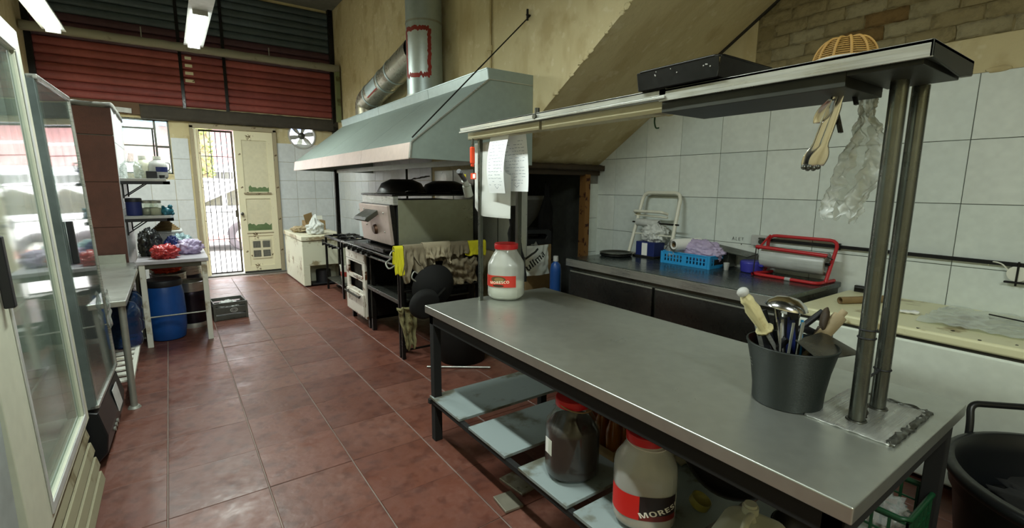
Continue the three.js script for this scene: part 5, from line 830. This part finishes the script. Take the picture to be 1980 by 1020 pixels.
{ const g = thing('baking_tray', 'deep black baking tray lying across the overshelf', 'tray', [1.59, 1.893, -1.07], 0.0); const w = 0.165, d = 0.165, h = 0.062; obj('base', BB(-w + 0.02, w - 0.02, 0, 0.004, -d + 0.02, d - 0.02, 0.001), M.iron, g);
  for (const [a, b, r, ax] of [[-w, 0, 0.22, 'x'], [w, 0, -0.22, 'x']]) obj('side', T(B(0.004, h, 2 * d - 0.01, 0, h / 2, 0, 0.001), a * 0.94, 0, 0, 0, 0, r * 0.7), M.iron, g);
  for (const s of [-1, 1]) obj('side', T(B(2 * w - 0.01, h, 0.004, 0, h / 2, 0, 0.001), 0, 0, s * d * 0.94, s * 0.16), M.iron, g);
  obj('rim', pipe([[-w, h, -d], [w, h, -d], [w, h, d], [-w, h, d]], 0.004, 0.02, 6, true), M.iron, g);
  each('crumb', [...Array(9)].map((_, k) => T(new THREE.IcosahedronGeometry(0.0025, 0), -w * 0.985 - 0.0015, rr(0.015, 0.055), rr(-d, d) * 0.9)), M.white, g); }
// ---------------------------------------------------------------- under the table
{ const g = thing('jar_cap', 'loose olive screw cap lying on the lower table shelf', 'cap', [1.62, 0.284, -0.985], 0.3); obj('cap', T(L([[0.0001, 0], [0.036, 0], [0.04, 0.004], [0.04, 0.034], [0.036, 0.034], [0.035, 0.006], [0.0001, 0.006]], 32), 0, 0.012, 0, 0.4), mat({ color: '#8a8440', roughness: 0.5 }), g); }
{ const g = thing('jerrycan', 'white plastic jerrycan lying under the work table', 'jerrycan', [1.46, 0.284, -0.70], 0.2); obj('body', [rough(new RoundedBoxGeometry(0.24, 0.17, 0.2, 4, 0.05).translate(0, 0.085, 0), 0.008, 8)], M.jerry, g); obj('cap', [C(0.026, 0.026, 0.03, 0.07, 0.18, -0.02), C(0.02, 0.02, 0.01, 0.07, 0.20, -0.02)], M.jerry, g, 'greenish cap'); obj('handle', curve([[-0.08, 0.165, 0], [-0.05, 0.20, 0], [0.0, 0.205, 0], [0.03, 0.17, 0]], 0.012), M.jerry, g); }
{ const g = thing('iron_wok', 'big sooty wok leaning under the work table', 'pan', [1.80, 0.284, -0.95], 0); obj('bowl', T(L([[0.0001, 0.0], [0.1, 0.012], [0.17, 0.05], [0.20, 0.10], [0.205, 0.105], [0.19, 0.10], [0.16, 0.06], [0.0001, 0.014]], 44), 0.04, 0.21, 0, 0.25, 0, 1.15), M.iron, g); obj('handle', curve([[-0.08, 0.38, 0.06], [-0.13, 0.42, 0.04], [-0.13, 0.42, -0.04], [-0.08, 0.38, -0.06]], 0.008), M.steelDull, g); }
{ const g = thing('stock_pot', 'dark round pot behind the jerrycan under the table', 'pot', [1.68, 0.284, -0.62]); obj('body', L([[0.0001, 0], [0.09, 0], [0.10, 0.01], [0.10, 0.11], [0.105, 0.115], [0.096, 0.115], [0.092, 0.012], [0.0001, 0.012]], 36), M.iron, g); obj('handle', [curve([[0.1, 0.09, -0.03], [0.13, 0.09, -0.02], [0.13, 0.09, 0.02], [0.1, 0.09, 0.03]], 0.006), curve([[-0.1, 0.09, -0.03], [-0.13, 0.09, -0.02], [-0.13, 0.09, 0.02], [-0.1, 0.09, 0.03]], 0.006)], M.iron, g); }
{ const g = thing('bottle_pack', 'amber bottles standing behind the jar of chillies', 'bottle pack', [1.62, 0.284, -1.60]); for (let i = 0; i < 3; i++) for (let j = 0; j < 2; j++) { const b = obj('bottle', T(L([[0.0001, 0], [0.033, 0], [0.036, 0.006], [0.036, 0.13], [0.022, 0.17], [0.014, 0.20], [0.014, 0.225]], 18), j * 0.078, 0, i * 0.078), M.amber, g); obj('cap', C(0.016, 0.016, 0.014, j * 0.078, 0.228, i * 0.078), M.card, b); } obj('tray', [BB(-0.045, 0.125, 0, 0.05, -0.045, -0.042), BB(-0.045, 0.125, 0, 0.05, 0.2, 0.203), BB(-0.045, -0.042, 0, 0.05, -0.045, 0.203), BB(0.122, 0.125, 0, 0.05, -0.045, 0.203)], M.card, g); }
tag(obj('flour_sack', T(blob(0.19, 0.20, 0.2, { s: 61, ridge: 0.1 }), 1.90, 0.284, -1.30), M.ragLight), 'slumped cream flour sack behind the jars under the table', 'sack');
{ const g = thing('loose_tile', 'loose white tile piece lying on the floor beside the table', 'tile', [1.235, 0.004, -1.76], -0.1); obj('tile', BB(-0.05, 0.05, 0, 0.012, -0.065, 0.065, 0.002), M.galvOld, g); }
tag(obj('loose_tile', T(slab(0.09, 0.18, 0.012, 0.002), 1.36, 0.006, -1.86, -PI / 2, 0, 0.1), M.galvOld), 'loose pale tile strip on the floor in the table shadow', 'tile');
{ const g = thing('green_crate', 'green plastic mesh crate beneath the near end of the work table', 'crate', [1.93, 0.284, -0.52]); const w = 0.14, d = 0.14; const bars = []; for (const s of [-1, 1]) for (let k = 0; k < 7; k++) { const t = -w + k * 2 * w / 6; bars.push(sbar([t, 0, s * d], [t, 0.24, s * d], 0.008), sbar([s * w, 0, t], [s * w, 0.24, t], 0.008)); } obj('mesh_side', bars.concat([...Array(5)].flatMap((_, k) => [sbar([-w, 0.01 + k * 0.055, d], [w, 0.01 + k * 0.055, d], 0.006), sbar([-w, 0.01 + k * 0.055, -d], [w, 0.01 + k * 0.055, -d], 0.006), sbar([-w, 0.01 + k * 0.055, -d], [-w, 0.01 + k * 0.055, d], 0.006), sbar([w, 0.01 + k * 0.055, -d], [w, 0.01 + k * 0.055, d], 0.006)])), M.green, g); obj('rim', pipe([[-w, 0.24, -d], [w, 0.24, -d], [w, 0.24, d], [-w, 0.24, d]], 0.009, 0.02, 8, true), M.green, g); obj('base', BB(-w, w, 0, 0.006, -d, d), M.green, g); }
tag(obj('plastic_bag', T(blob(0.11, 0.13, 0.11, { s: 71, ridge: 0.25 }), 1.93, 0.30, -0.52), M.film), 'clear plastic bag with bottles stuffed in the green mesh crate', 'bag');
// ================================================================ UNDERCOUNTER FRIDGE AND WHAT IS ON IT
const WT = 0.873;
{
  const g = thing('counter_fridge', 'dark steel undercounter fridge with two doors along the tiled wall', 'fridge', [3.06, 0, -1.41]);
  obj('worktop', [BB(0, 0.895, 0.835, WT, -2.0, 0, 0.006)], mat({ color: '#6d7775', map: tMottle, metalness: 0.75, roughness: 0.45, roughnessMap: tRough }), g);
  obj('front_edge', BB(-0.006, 0.004, 0.80, 0.868, -2.0, 0, 0.002), M.steel, g);
  obj('cabinet', BB(0.03, 0.88, 0.08, 0.836, -1.99, -0.01, 0.004), M.steelDark, g);
  for (const [a, b] of [[-1.94, -0.98], [-0.95, -0.03]]) { const d = obj('door', BB(0.0, 0.03, 0.12, 0.76, a, b, 0.006), mat({ color: '#4e4e4c', map: tMottle, metalness: 0.55, roughness: 0.5, roughnessMap: tRough }), g); obj('door_trim', BB(-0.004, 0.002, 0.75, 0.762, a, b, 0.001), M.steelDull, d); }
  obj('badge', B(0.004, 0.02, 0.07, 0.026, 0.80, -1.82, 0.001), M.steelDull, g); obj('lock', [B(0.012, 0.03, 0.03, -0.004, 0.70, -0.12), C(0.008, 0.008, 0.01, -0.01, 0.70, -0.12, 0, PI / 2)], M.black, g);
  for (const [x, z] of [[0.08, -1.92], [0.08, -0.08], [0.82, -1.92], [0.82, -0.08]]) obj('foot', C(0.025, 0.025, 0.085, x, 0.042, z), M.black, g);
}
{ const g = thing('round_tray', 'stack of round dark trays at the far end of the undercounter fridge', 'tray', [3.56, WT, -3.24]); for (let k = 0; k < 2; k++) obj('tray', T(L([[0.0001, 0.0], [0.14, 0.0], [0.155, 0.012], [0.16, 0.022], [0.152, 0.022], [0.14, 0.006], [0.0001, 0.006]], 44), 0, k * 0.018, 0), k ? M.steelDark : M.blackPlastic, g); }
{
  const g = thing('roll_stand', 'cream tubular roll stand leaning against the tiled wall', 'stand', [3.72, WT, -2.98]);
  const fr = mat({ color: '#f1efdf', map: tSoft, roughness: 0.4 });
  obj('frame', [pipe([[0.0, 0.012, -0.24], [0.17, 0.62, -0.215], [0.17, 0.62, 0.215], [0.0, 0.012, 0.24]], 0.0175, 0.07, 12), bar([0.0, 0.012, -0.24], [0.15, 0.012, -0.24], 0.011), bar([0.0, 0.012, 0.24], [0.15, 0.012, 0.24], 0.011)], fr, g);
  obj('cutter_arm', [pipe([[0.11, 0.42, -0.25], [0.05, 0.44, -0.24], [0.05, 0.44, 0.1], [0.11, 0.42, 0.12]], 0.014, 0.03), bar([0.1, 0.40, -0.26], [0.1, 0.39, 0.13], 0.01)], fr, g);
  obj('axle', bar([0.08, 0.33, -0.27], [0.08, 0.33, 0.27], 0.008), M.iron, g); obj('low_bar', bar([0.06, 0.22, -0.235], [0.06, 0.22, 0.235], 0.008), fr, g);
  obj('film_roll', [T(L([[0.018, -0.13], [0.036, -0.13], [0.036, 0.13], [0.018, 0.13], [0.018, -0.13]], 30), 0.08, 0.33, -0.08, PI / 2)], M.paperRoll, g);
}
{ const g = thing('carton_box', 'blue and white carton standing inside the cream roll stand', 'box', [3.80, WT, -3.02]); obj('carton', BB(-0.08, 0.08, 0, 0.15, -0.11, 0.11, 0.004), M.blueDark, g); obj('label', BB(-0.083, -0.079, 0.02, 0.14, -0.035, 0.03, 0.0005), M.paper, g); obj('base', BB(-0.1, 0.1, 0.0, 0.018, -0.13, 0.13, 0.003), M.blackMatte, g); }
tag(obj('white_bag', T(blob(0.10, 0.11, 0.13, { s: 81, ridge: 0.25 }), 3.83, WT + 0.15, -2.99), M.filmDense), 'white plastic bag heaped on the blue and white carton', 'bag');
tag(obj('grey_bag', T(blob(0.09, 0.10, 0.12, { s: 84, ridge: 0.25 }), 3.80, WT, -2.72), M.film), 'clear crumpled bag between the roll stand and the blue basket', 'bag');
{ const g = thing('cable_coil', 'coiled dark cable lying before the white bag', 'cable', [3.70, WT, -2.74]); obj('cable', [T(new THREE.TorusGeometry(0.075, 0.006, 8, 40), 0, 0.07, 0, 0.3, 1.0), T(new THREE.TorusGeometry(0.07, 0.006, 8, 40), 0.01, 0.068, 0.02, 0.4, 0.9)], M.black, g); obj('plug', bar([0, 0.02, 0.05], [0.02, 0.03, 0.11], 0.014), M.white, g); }
{
  const g = thing('blue_basket', 'bright blue slotted plastic basket on the undercounter fridge', 'basket', [3.74, WT, -2.50]);
  const w = 0.13, d = 0.24, h = 0.105;
  const slotted = (len) => { const holes = []; const n = Math.round(len / 0.032); for (let k = 0; k < n; k++) { const x = -len / 2 + (k + 0.5) * len / n; if (Math.abs(x) > 0.03) for (const y of [0.026, 0.058]) holes.push([[x - 0.008, y], [x + 0.008, y], [x + 0.008, y + 0.024], [x - 0.008, y + 0.024]]); } return EX([[-len / 2 - 0.02, 0], [len / 2 + 0.02, 0], [len / 2 + 0.02, h], [-len / 2 - 0.02, h]], 0.004, 0.0005, holes); };
  obj('side', T(slotted(2 * d - 0.06), -w, 0, 0, 0, -PI / 2), M.blueBasket, g); obj('side', T(slotted(2 * d - 0.06), w, 0, 0, 0, -PI / 2), M.blueBasket, g); obj('side', T(slotted(2 * w - 0.06), 0, 0, d), M.blueBasket, g); obj('side', T(slotted(2 * w - 0.06), 0, 0, -d), M.blueBasket, g);
  each('corner', [[-1, -1], [1, -1], [-1, 1], [1, 1]].map(([s, t]) => C(0.014, 0.014, h, s * (w - 0.006), h / 2, t * (d - 0.006))), M.blueBasket, g); obj('rim', pipe([[-w, h, -d], [w, h, -d], [w, h, d], [-w, h, d]], 0.006, 0.03, 8, true), M.blueBasket, g); obj('base', BB(-w, w, 0, 0.006, -d, d), M.blueBasket, g); obj('label', BB(-0.06, 0.07, 0.03, 0.075, d + 0.002, d + 0.004, 0), M.black, g);
}
{ const g = thing('paper_roll', 'white paper roll lying in the blue basket', 'roll', [3.72, WT + 0.175, -2.56], -0.2); obj('roll', T(L([[0.02, -0.15], [0.052, -0.15], [0.052, 0.15], [0.02, 0.15], [0.02, -0.15]], 36), 0, 0, 0, 0, 0, PI / 2), M.paper, g); obj('core', T(L([[0.018, -0.149], [0.02, -0.149], [0.02, 0.149], [0.018, 0.149], [0.018, -0.149]], 30), 0, 0, 0, 0, 0, PI / 2), M.card, g); }
tag(obj('lilac_bag', T(blob(0.10, 0.10, 0.19, { s: 91, ridge: 0.2, amp: 0.12 }), 3.75, WT + 0.05, -2.42), M.lilac), 'lilac plastic bag bulging out of the blue basket', 'bag');
tag(obj('film_bundle', T(blob(0.08, 0.075, 0.09, { s: 95, ridge: 0.25 }), 3.69, WT + 0.035, -2.64), M.film), 'clear film bundle at the left end of the blue basket', 'film');
{ const g = thing('metal_sheet', 'thin grey metal sheet propped behind the blue basket', 'sheet', [3.86, WT + 0.10, -2.24]); obj('sheet', T(B(0.16, 0.008, 0.42, 0, 0, 0, 0.001), 0, 0.05, 0, 0.12, 0, 0.1), M.steelDark, g); obj('support', B(0.12, 0.14, 0.16, 0.01, -0.025, -0.05, 0.004), M.steelDark, g); }
tag(obj('white_cup', T(L([[0.0001, 0], [0.018, 0], [0.024, 0.06], [0.021, 0.06], [0.016, 0.004], [0.0001, 0.004]], 22), 3.72, WT, -2.17), M.white), 'small white cup right of the blue basket', 'cup');
{ const g = thing('purple_tub', 'violet blue plastic tub beside the red roll holder', 'tub', [3.80, WT, -2.00]); obj('tub', L([[0.0001, 0], [0.075, 0], [0.082, 0.01], [0.088, 0.075], [0.085, 0.088], [0.07, 0.094], [0.0001, 0.094]], 36), M.purple, g); obj('spout', B(0.05, 0.03, 0.04, -0.02, 0.07, 0.09, 0.01), M.purple, g); }
{
  const g = thing('roll_dispenser', 'red tubular dispenser holding a big white film roll', 'dispenser', [3.78, WT, -1.69]);
  obj('frame', [pipe([[-0.10, 0.012, -0.235], [0.13, 0.012, -0.25], [0.13, 0.30, -0.25], [0.13, 0.30, 0.25], [-0.02, 0.012, 0.25]], 0.0125, 0.06, 12), pipe([[0.13, 0.012, -0.2], [-0.10, 0.012, -0.235], [-0.12, 0.012, 0.24], [0.12, 0.012, 0.25]], 0.0125, 0.05, 12), bar([0.13, 0.3, -0.24], [-0.02, 0.20, -0.25], 0.008)], M.redTube, g);
  obj('cutter_bar', bar([-0.05, 0.22, -0.25], [-0.04, 0.205, 0.25], 0.014), M.redTube, g); obj('arm', [bar([-0.05, 0.22, -0.25], [-0.09, 0.02, -0.235], 0.004), bar([-0.04, 0.2, 0.25], [0.06, 0.17, 0.25], 0.005)], M.iron, g);
  obj('film_roll', T(L([[0.03, -0.225], [0.082, -0.225], [0.083, 0.225], [0.03, 0.225], [0.03, -0.225]], 44), 0.035, 0.135, 0, PI / 2), mat({ color: '#dfe4e2', map: tBrush, roughness: 0.3 }), g); obj('axle', bar([0.035, 0.135, -0.25], [0.035, 0.135, 0.25], 0.01), M.iron, g); obj('tape', bar([-0.111, 0.012, 0.015], [-0.112, 0.012, 0.055], 0.0138, 14), M.white, g);
}
{ const g = thing('wall_socket', 'white wall socket with a plug above the violet tub', 'socket', [XB - 0.01, 1.12, -2.02]); obj('box', B(0.05, 0.085, 0.13, -0.025, 0, 0, 0.006), M.white, g); obj('plug', [C(0.022, 0.02, 0.03, -0.06, -0.005, 0.03, 0, PI / 2), B(0.02, 0.014, 0.05, -0.06, 0.02, 0.03)], M.steelDark, g); }
{ const g = thing('wall_lettering', 'small worn dark letters on the tiles left of the socket', 'lettering', [XB - 0.0112, 1.10, -2.22]); const st = (z0, y0, z1, y1) => sbar([0, y0, z0], [0, y1, z1], 0.005, 0.002), k = M.steelDark;
  obj('letter', [st(-0.055, 0, -0.045, 0.028), st(-0.045, 0.028, -0.035, 0), st(-0.051, 0.01, -0.039, 0.01)], k, g); obj('letter', [st(-0.022, 0, -0.022, 0.028), st(-0.022, 0.001, -0.008, 0.001)], k, g); obj('letter', [st(0.004, 0, 0.004, 0.028), st(0.004, 0.027, 0.018, 0.027), st(0.004, 0.014, 0.015, 0.014), st(0.004, 0.001, 0.018, 0.001)], k, g); obj('letter', [st(0.038, 0.005, 0.038, 0.028), st(0.028, 0.027, 0.048, 0.027)], k, g); obj('dot', B(0.002, 0.01, 0.007, 0, -0.03, 0.03, 0), k, g); }
{ const g = thing('cable_conduit', 'long dark conduit running along the tiled wall above the chest freezer', 'conduit', [XB - 0.025, 1.12, -0.55]); obj('conduit', [sbar([0, 0.012, -1.40], [0, -0.008, 1.2], 0.03, 0.022)], M.blackMatte, g); obj('clip', [B(0.03, 0.05, 0.02, 0, 0.008, -0.9), B(0.03, 0.05, 0.02, 0, 0.0, 0.3)], M.iron, g); }
{ const g = thing('wall_outlet', 'grimy round outlet with dangling wire on the right tiles', 'socket', [XB - 0.012, 1.07, -0.53]); obj('plate', T(C(0.05, 0.045, 0.03, 0, 0, 0, 0, PI / 2), -0.012, 0, 0), M.whiteOld, g); obj('pin', [bar([-0.03, -0.07, 0.0], [-0.03, 0.07, 0.0], 0.005), B(0.02, 0.012, 0.12, -0.03, -0.05, 0.01)], M.iron, g); obj('wire', curve([[-0.02, 0.0, -0.03], [-0.03, 0.05, -0.07], [-0.02, 0.055, -0.12], [0, 0.03, -0.13]], 0.004), M.whiteOld, g); }
// ================================================================ NEAR CHEST FREEZER
const FT = 0.826;
{
  const g = thing('chest_freezer', 'long chest freezer with yellowed lid along the right tiled wall', 'freezer', [3.13, 0, -1.36]);
  obj('cabinet', BB(0.015, 0.82, 0.03, 0.76, 0.0, 1.78, 0.02), M.freezer, g);
  obj('lid', [BB(0, 0.825, 0.772, FT, -0.005, 1.785, 0.016)], M.lid, g); obj('gasket', BB(0.02, 0.81, 0.758, 0.774, 0.01, 1.77, 0), M.steelDark, g);
  obj('rust_spot', [...Array(9)].map((_, k) => T(rough(new THREE.IcosahedronGeometry(rr(0.005, 0.011), 1), 0.004, 80, k), rr(0.02, 0.12), FT, 0.25 + k * 0.12, 0, 0, 0, [1.4, 0.25, 1])), M.ironRust, g);
  obj('hinge', [B(0.03, 0.05, 0.07, 0.80, FT + 0.02, 0.08), C(0.015, 0.015, 0.06, 0.79, FT + 0.03, 0.08, PI / 2)], M.iron, g);
}
{ const g = thing('cardboard_tube', 'pale cardboard tube lying on the yellowed freezer lid', 'tube', [3.55, FT + 0.0225, -1.14], 0.0); obj('tube', T(T(L([[0.017, -0.16], [0.0225, -0.16], [0.0225, 0.16], [0.017, 0.16], [0.017, -0.16]], 30), 0, 0, 0, 0, 0, PI / 2), 0, 0, 0, 0, -0.46), M.card, g); }
tag(obj('film_sheet', sheet(1, 1, (u, v) => [3.30 + 0.55 * v, FT + 0.006 + 0.02 * Math.abs(N3(u * 4, v * 4, 2)), -0.80 + 0.6 * u], 26, 22, 0.0015), M.film), 'thin clear plastic film spread over the freezer lid', 'film');
tag(obj('paper_scrap', T(rough(new THREE.BoxGeometry(0.05, 0.012, 0.09, 4, 1, 6), 0.006, 40), 3.48, FT + 0.012, -0.88, 0, 0.5), M.paper), 'crumpled paper scrap on the freezer lid beside the tube', 'paper');
tag(obj('thin_stick', bar([3.70, FT + 0.03, -0.58], [3.62, FT + 0.03, -0.36], 0.004), M.iron), 'thin dark stick on the plastic film over the freezer', 'stick');
// ================================================================ BLACK BIN
{
  const g = thing('rubbish_bin', 'big black plastic bin beside the near end of the table', 'bin', [2.42, 0, -0.015]);
  obj('bin', L([[0.0001, 0], [0.31, 0], [0.33, 0.02], [0.385, 0.46], [0.40, 0.48], [0.40, 0.52], [0.415, 0.53], [0.425, 0.55], [0.42, 0.57], [0.39, 0.57], [0.375, 0.50], [0.32, 0.04], [0.0001, 0.03]], 56), M.blackPlastic, g);
  obj('rubbish', T(blob(0.30, 0.10, 0.30, { s: 99, ridge: 0.2, flat: 0.3 }), 0, 0.36, 0), M.blackMatte, g);
  for (const a of [PI / 4, PI * 1.25]) obj('handle', T(pipe([[0.405, 0.52, -0.15], [0.42, 0.60, -0.14], [0.45, 0.67, -0.13], [0.45, 0.67, 0.13], [0.42, 0.60, 0.14], [0.405, 0.52, 0.15]], 0.013, 0.035, 12), 0, 0, 0, 0, a), M.blackPlastic, g);
}
// ================================================================ UNDER THE STAIR
tag(obj('hanging_coat', sheet(1, 1, (u, v) => { const w = 0.05 + 0.17 * sm(0.0, 0.5, v) + 0.04 * v; return [3.50 + w * (u - 0.5) - 0.03 * v, 1.60 - 0.92 * v, -4.25 + 0.05 * Math.sin(u * 12) * v + 0.02 * N3(u * 3, v * 4, 6)]; }, 26, 30, 0.02), M.blackMatte), 'long black coat hanging in the dark opening under the stair', 'coat');
{ const g = thing('cleaning_carton', 'printed carton holding cleaning bottles in the dark opening', 'box', [3.10, 0.42, -4.05]); obj('carton', BB(-0.16, 0.18, 0, 0.52, -0.15, 0.15, 0.004), M.card, g); obj('blue_print', T(C(0.09, 0.09, 0.003, 0, 0, 0, PI / 2), -0.04, 0.40, 0.151), M.blueDark, g); }
tag(obj('stool', [B(0.42, 0.03, 0.34, 3.11, 0.405, -4.05), ...[[2.94, -4.18], [3.28, -4.18], [2.94, -3.92], [3.28, -3.92]].map(([x, z]) => sbar([x, 0, z], [x, 0.39, z], 0.03))], M.woodDark), 'dark low stool carrying the printed carton under the stair', 'stool');
{ const g = thing('black_case', 'black case with a grip slot on top of the printed carton', 'case', [3.11, 0.94, -4.05]); obj('case', [T(EX([[-0.17, 0], [0.18, 0], [0.18, 0.13], [0.14, 0.16], [-0.17, 0.17]], 0.28, 0.006, [[[-0.13, 0.07], [0.10, 0.06], [0.12, 0.09], [0.09, 0.11], [-0.13, 0.12]]]))], M.black, g); obj('grip', bar([-0.12, 0.095, 0], [0.1, 0.085, 0], 0.016), M.steelDark, g); }
{
  const m = canvasMat(256, 256, (c, w, h) => { c.fillStyle = '#d5dbd6'; c.fillRect(0, 0, w, h); c.save(); c.translate(20, 220); c.rotate(-0.62); c.fillStyle = '#0c1210'; c.font = 'bold 84px sans-serif'; c.fillText('ullma', 0, 0); c.fillRect(0, -110, 190, 16); c.restore(); });
  const g = thing('printed_bag', 'white plastic bag with bold dark lettering beside the carton', 'bag', [2.95, 0.72, -3.74]); const q = new THREE.PlaneGeometry(0.30, 0.30, 16, 16), p = q.attributes.position; for (let i = 0; i < p.count; i++) { const x = p.getX(i), y = p.getY(i); p.setXYZ(i, x * (1 - 0.3 * (y + 0.15)), y, 0.05 * Math.cos(x * 8) + 0.012 * N3(x * 12, y * 12, 3)); } q.computeVertexNormals(); q.userData.keepUV = true; m.side = THREE.DoubleSide; const o = new THREE.Mesh(q, m); o.name = 'bag_front'; o.castShadow = o.receiveShadow = true; o.position.y = 0.1; g.add(o);
  obj('bag_body', T(blob(0.14, 0.17, 0.06, { s: 55, ridge: 0.15 }), 0, -0.05, -0.02), M.film, g);
}
tag(obj('bag_hanger', [bar([2.95, 0.92, -3.72], [2.95, 0.97, -3.80], 0.004), sbar([2.86, 0.97, -3.92], [2.86, 0.97, -3.72], 0.02), sbar([2.86, 0.96, -3.76], [2.97, 0.96, -3.76], 0.012)], M.iron), 'small iron hook arm carrying the printed plastic bag', 'hook');
{ const g = thing('detergent_bottle', 'blue detergent bottle with white cap at the fridge corner', 'bottle', [3.02, 0.0, -3.52]); obj('stand', BB(-0.10, 0.10, 0, 0.50, -0.10, 0.08), M.blackMatte, g); obj('body', L([[0.0001, 0.50], [0.05, 0.50], [0.055, 0.51], [0.055, 0.74], [0.045, 0.80], [0.022, 0.82], [0.022, 0.83]], 30), mat({ color: '#1c4a8e', roughness: 0.35 }), g); obj('cap', C(0.026, 0.024, 0.05, 0, 0.855, 0), M.white, g); }
{ const g = thing('wire_rack', 'low dark wire rack on the alcove floor behind the coat', 'rack', [3.55, 0, -4.6]); each('leg', [[-0.2, -0.2], [0.2, -0.2], [-0.2, 0.2], [0.2, 0.2]].map(([x, z]) => bar([x, 0, z], [x, 0.7, z], 0.012)), M.iron, g); for (let k = 0; k < 3; k++) obj('tier', [...Array(7)].map((_, i) => bar([-0.2 + i * 0.067, 0.25 + k * 0.21, -0.2], [-0.2 + i * 0.067, 0.25 + k * 0.21, 0.2], 0.006, 6)).concat([bar([-0.2, 0.25 + k * 0.21, 0.2], [0.2, 0.25 + k * 0.21, 0.2], 0.01, 8), bar([-0.2, 0.25 + k * 0.21, -0.2], [0.2, 0.25 + k * 0.21, -0.2], 0.01, 8)]), M.iron, g); }

renderer.render(scene, camera);
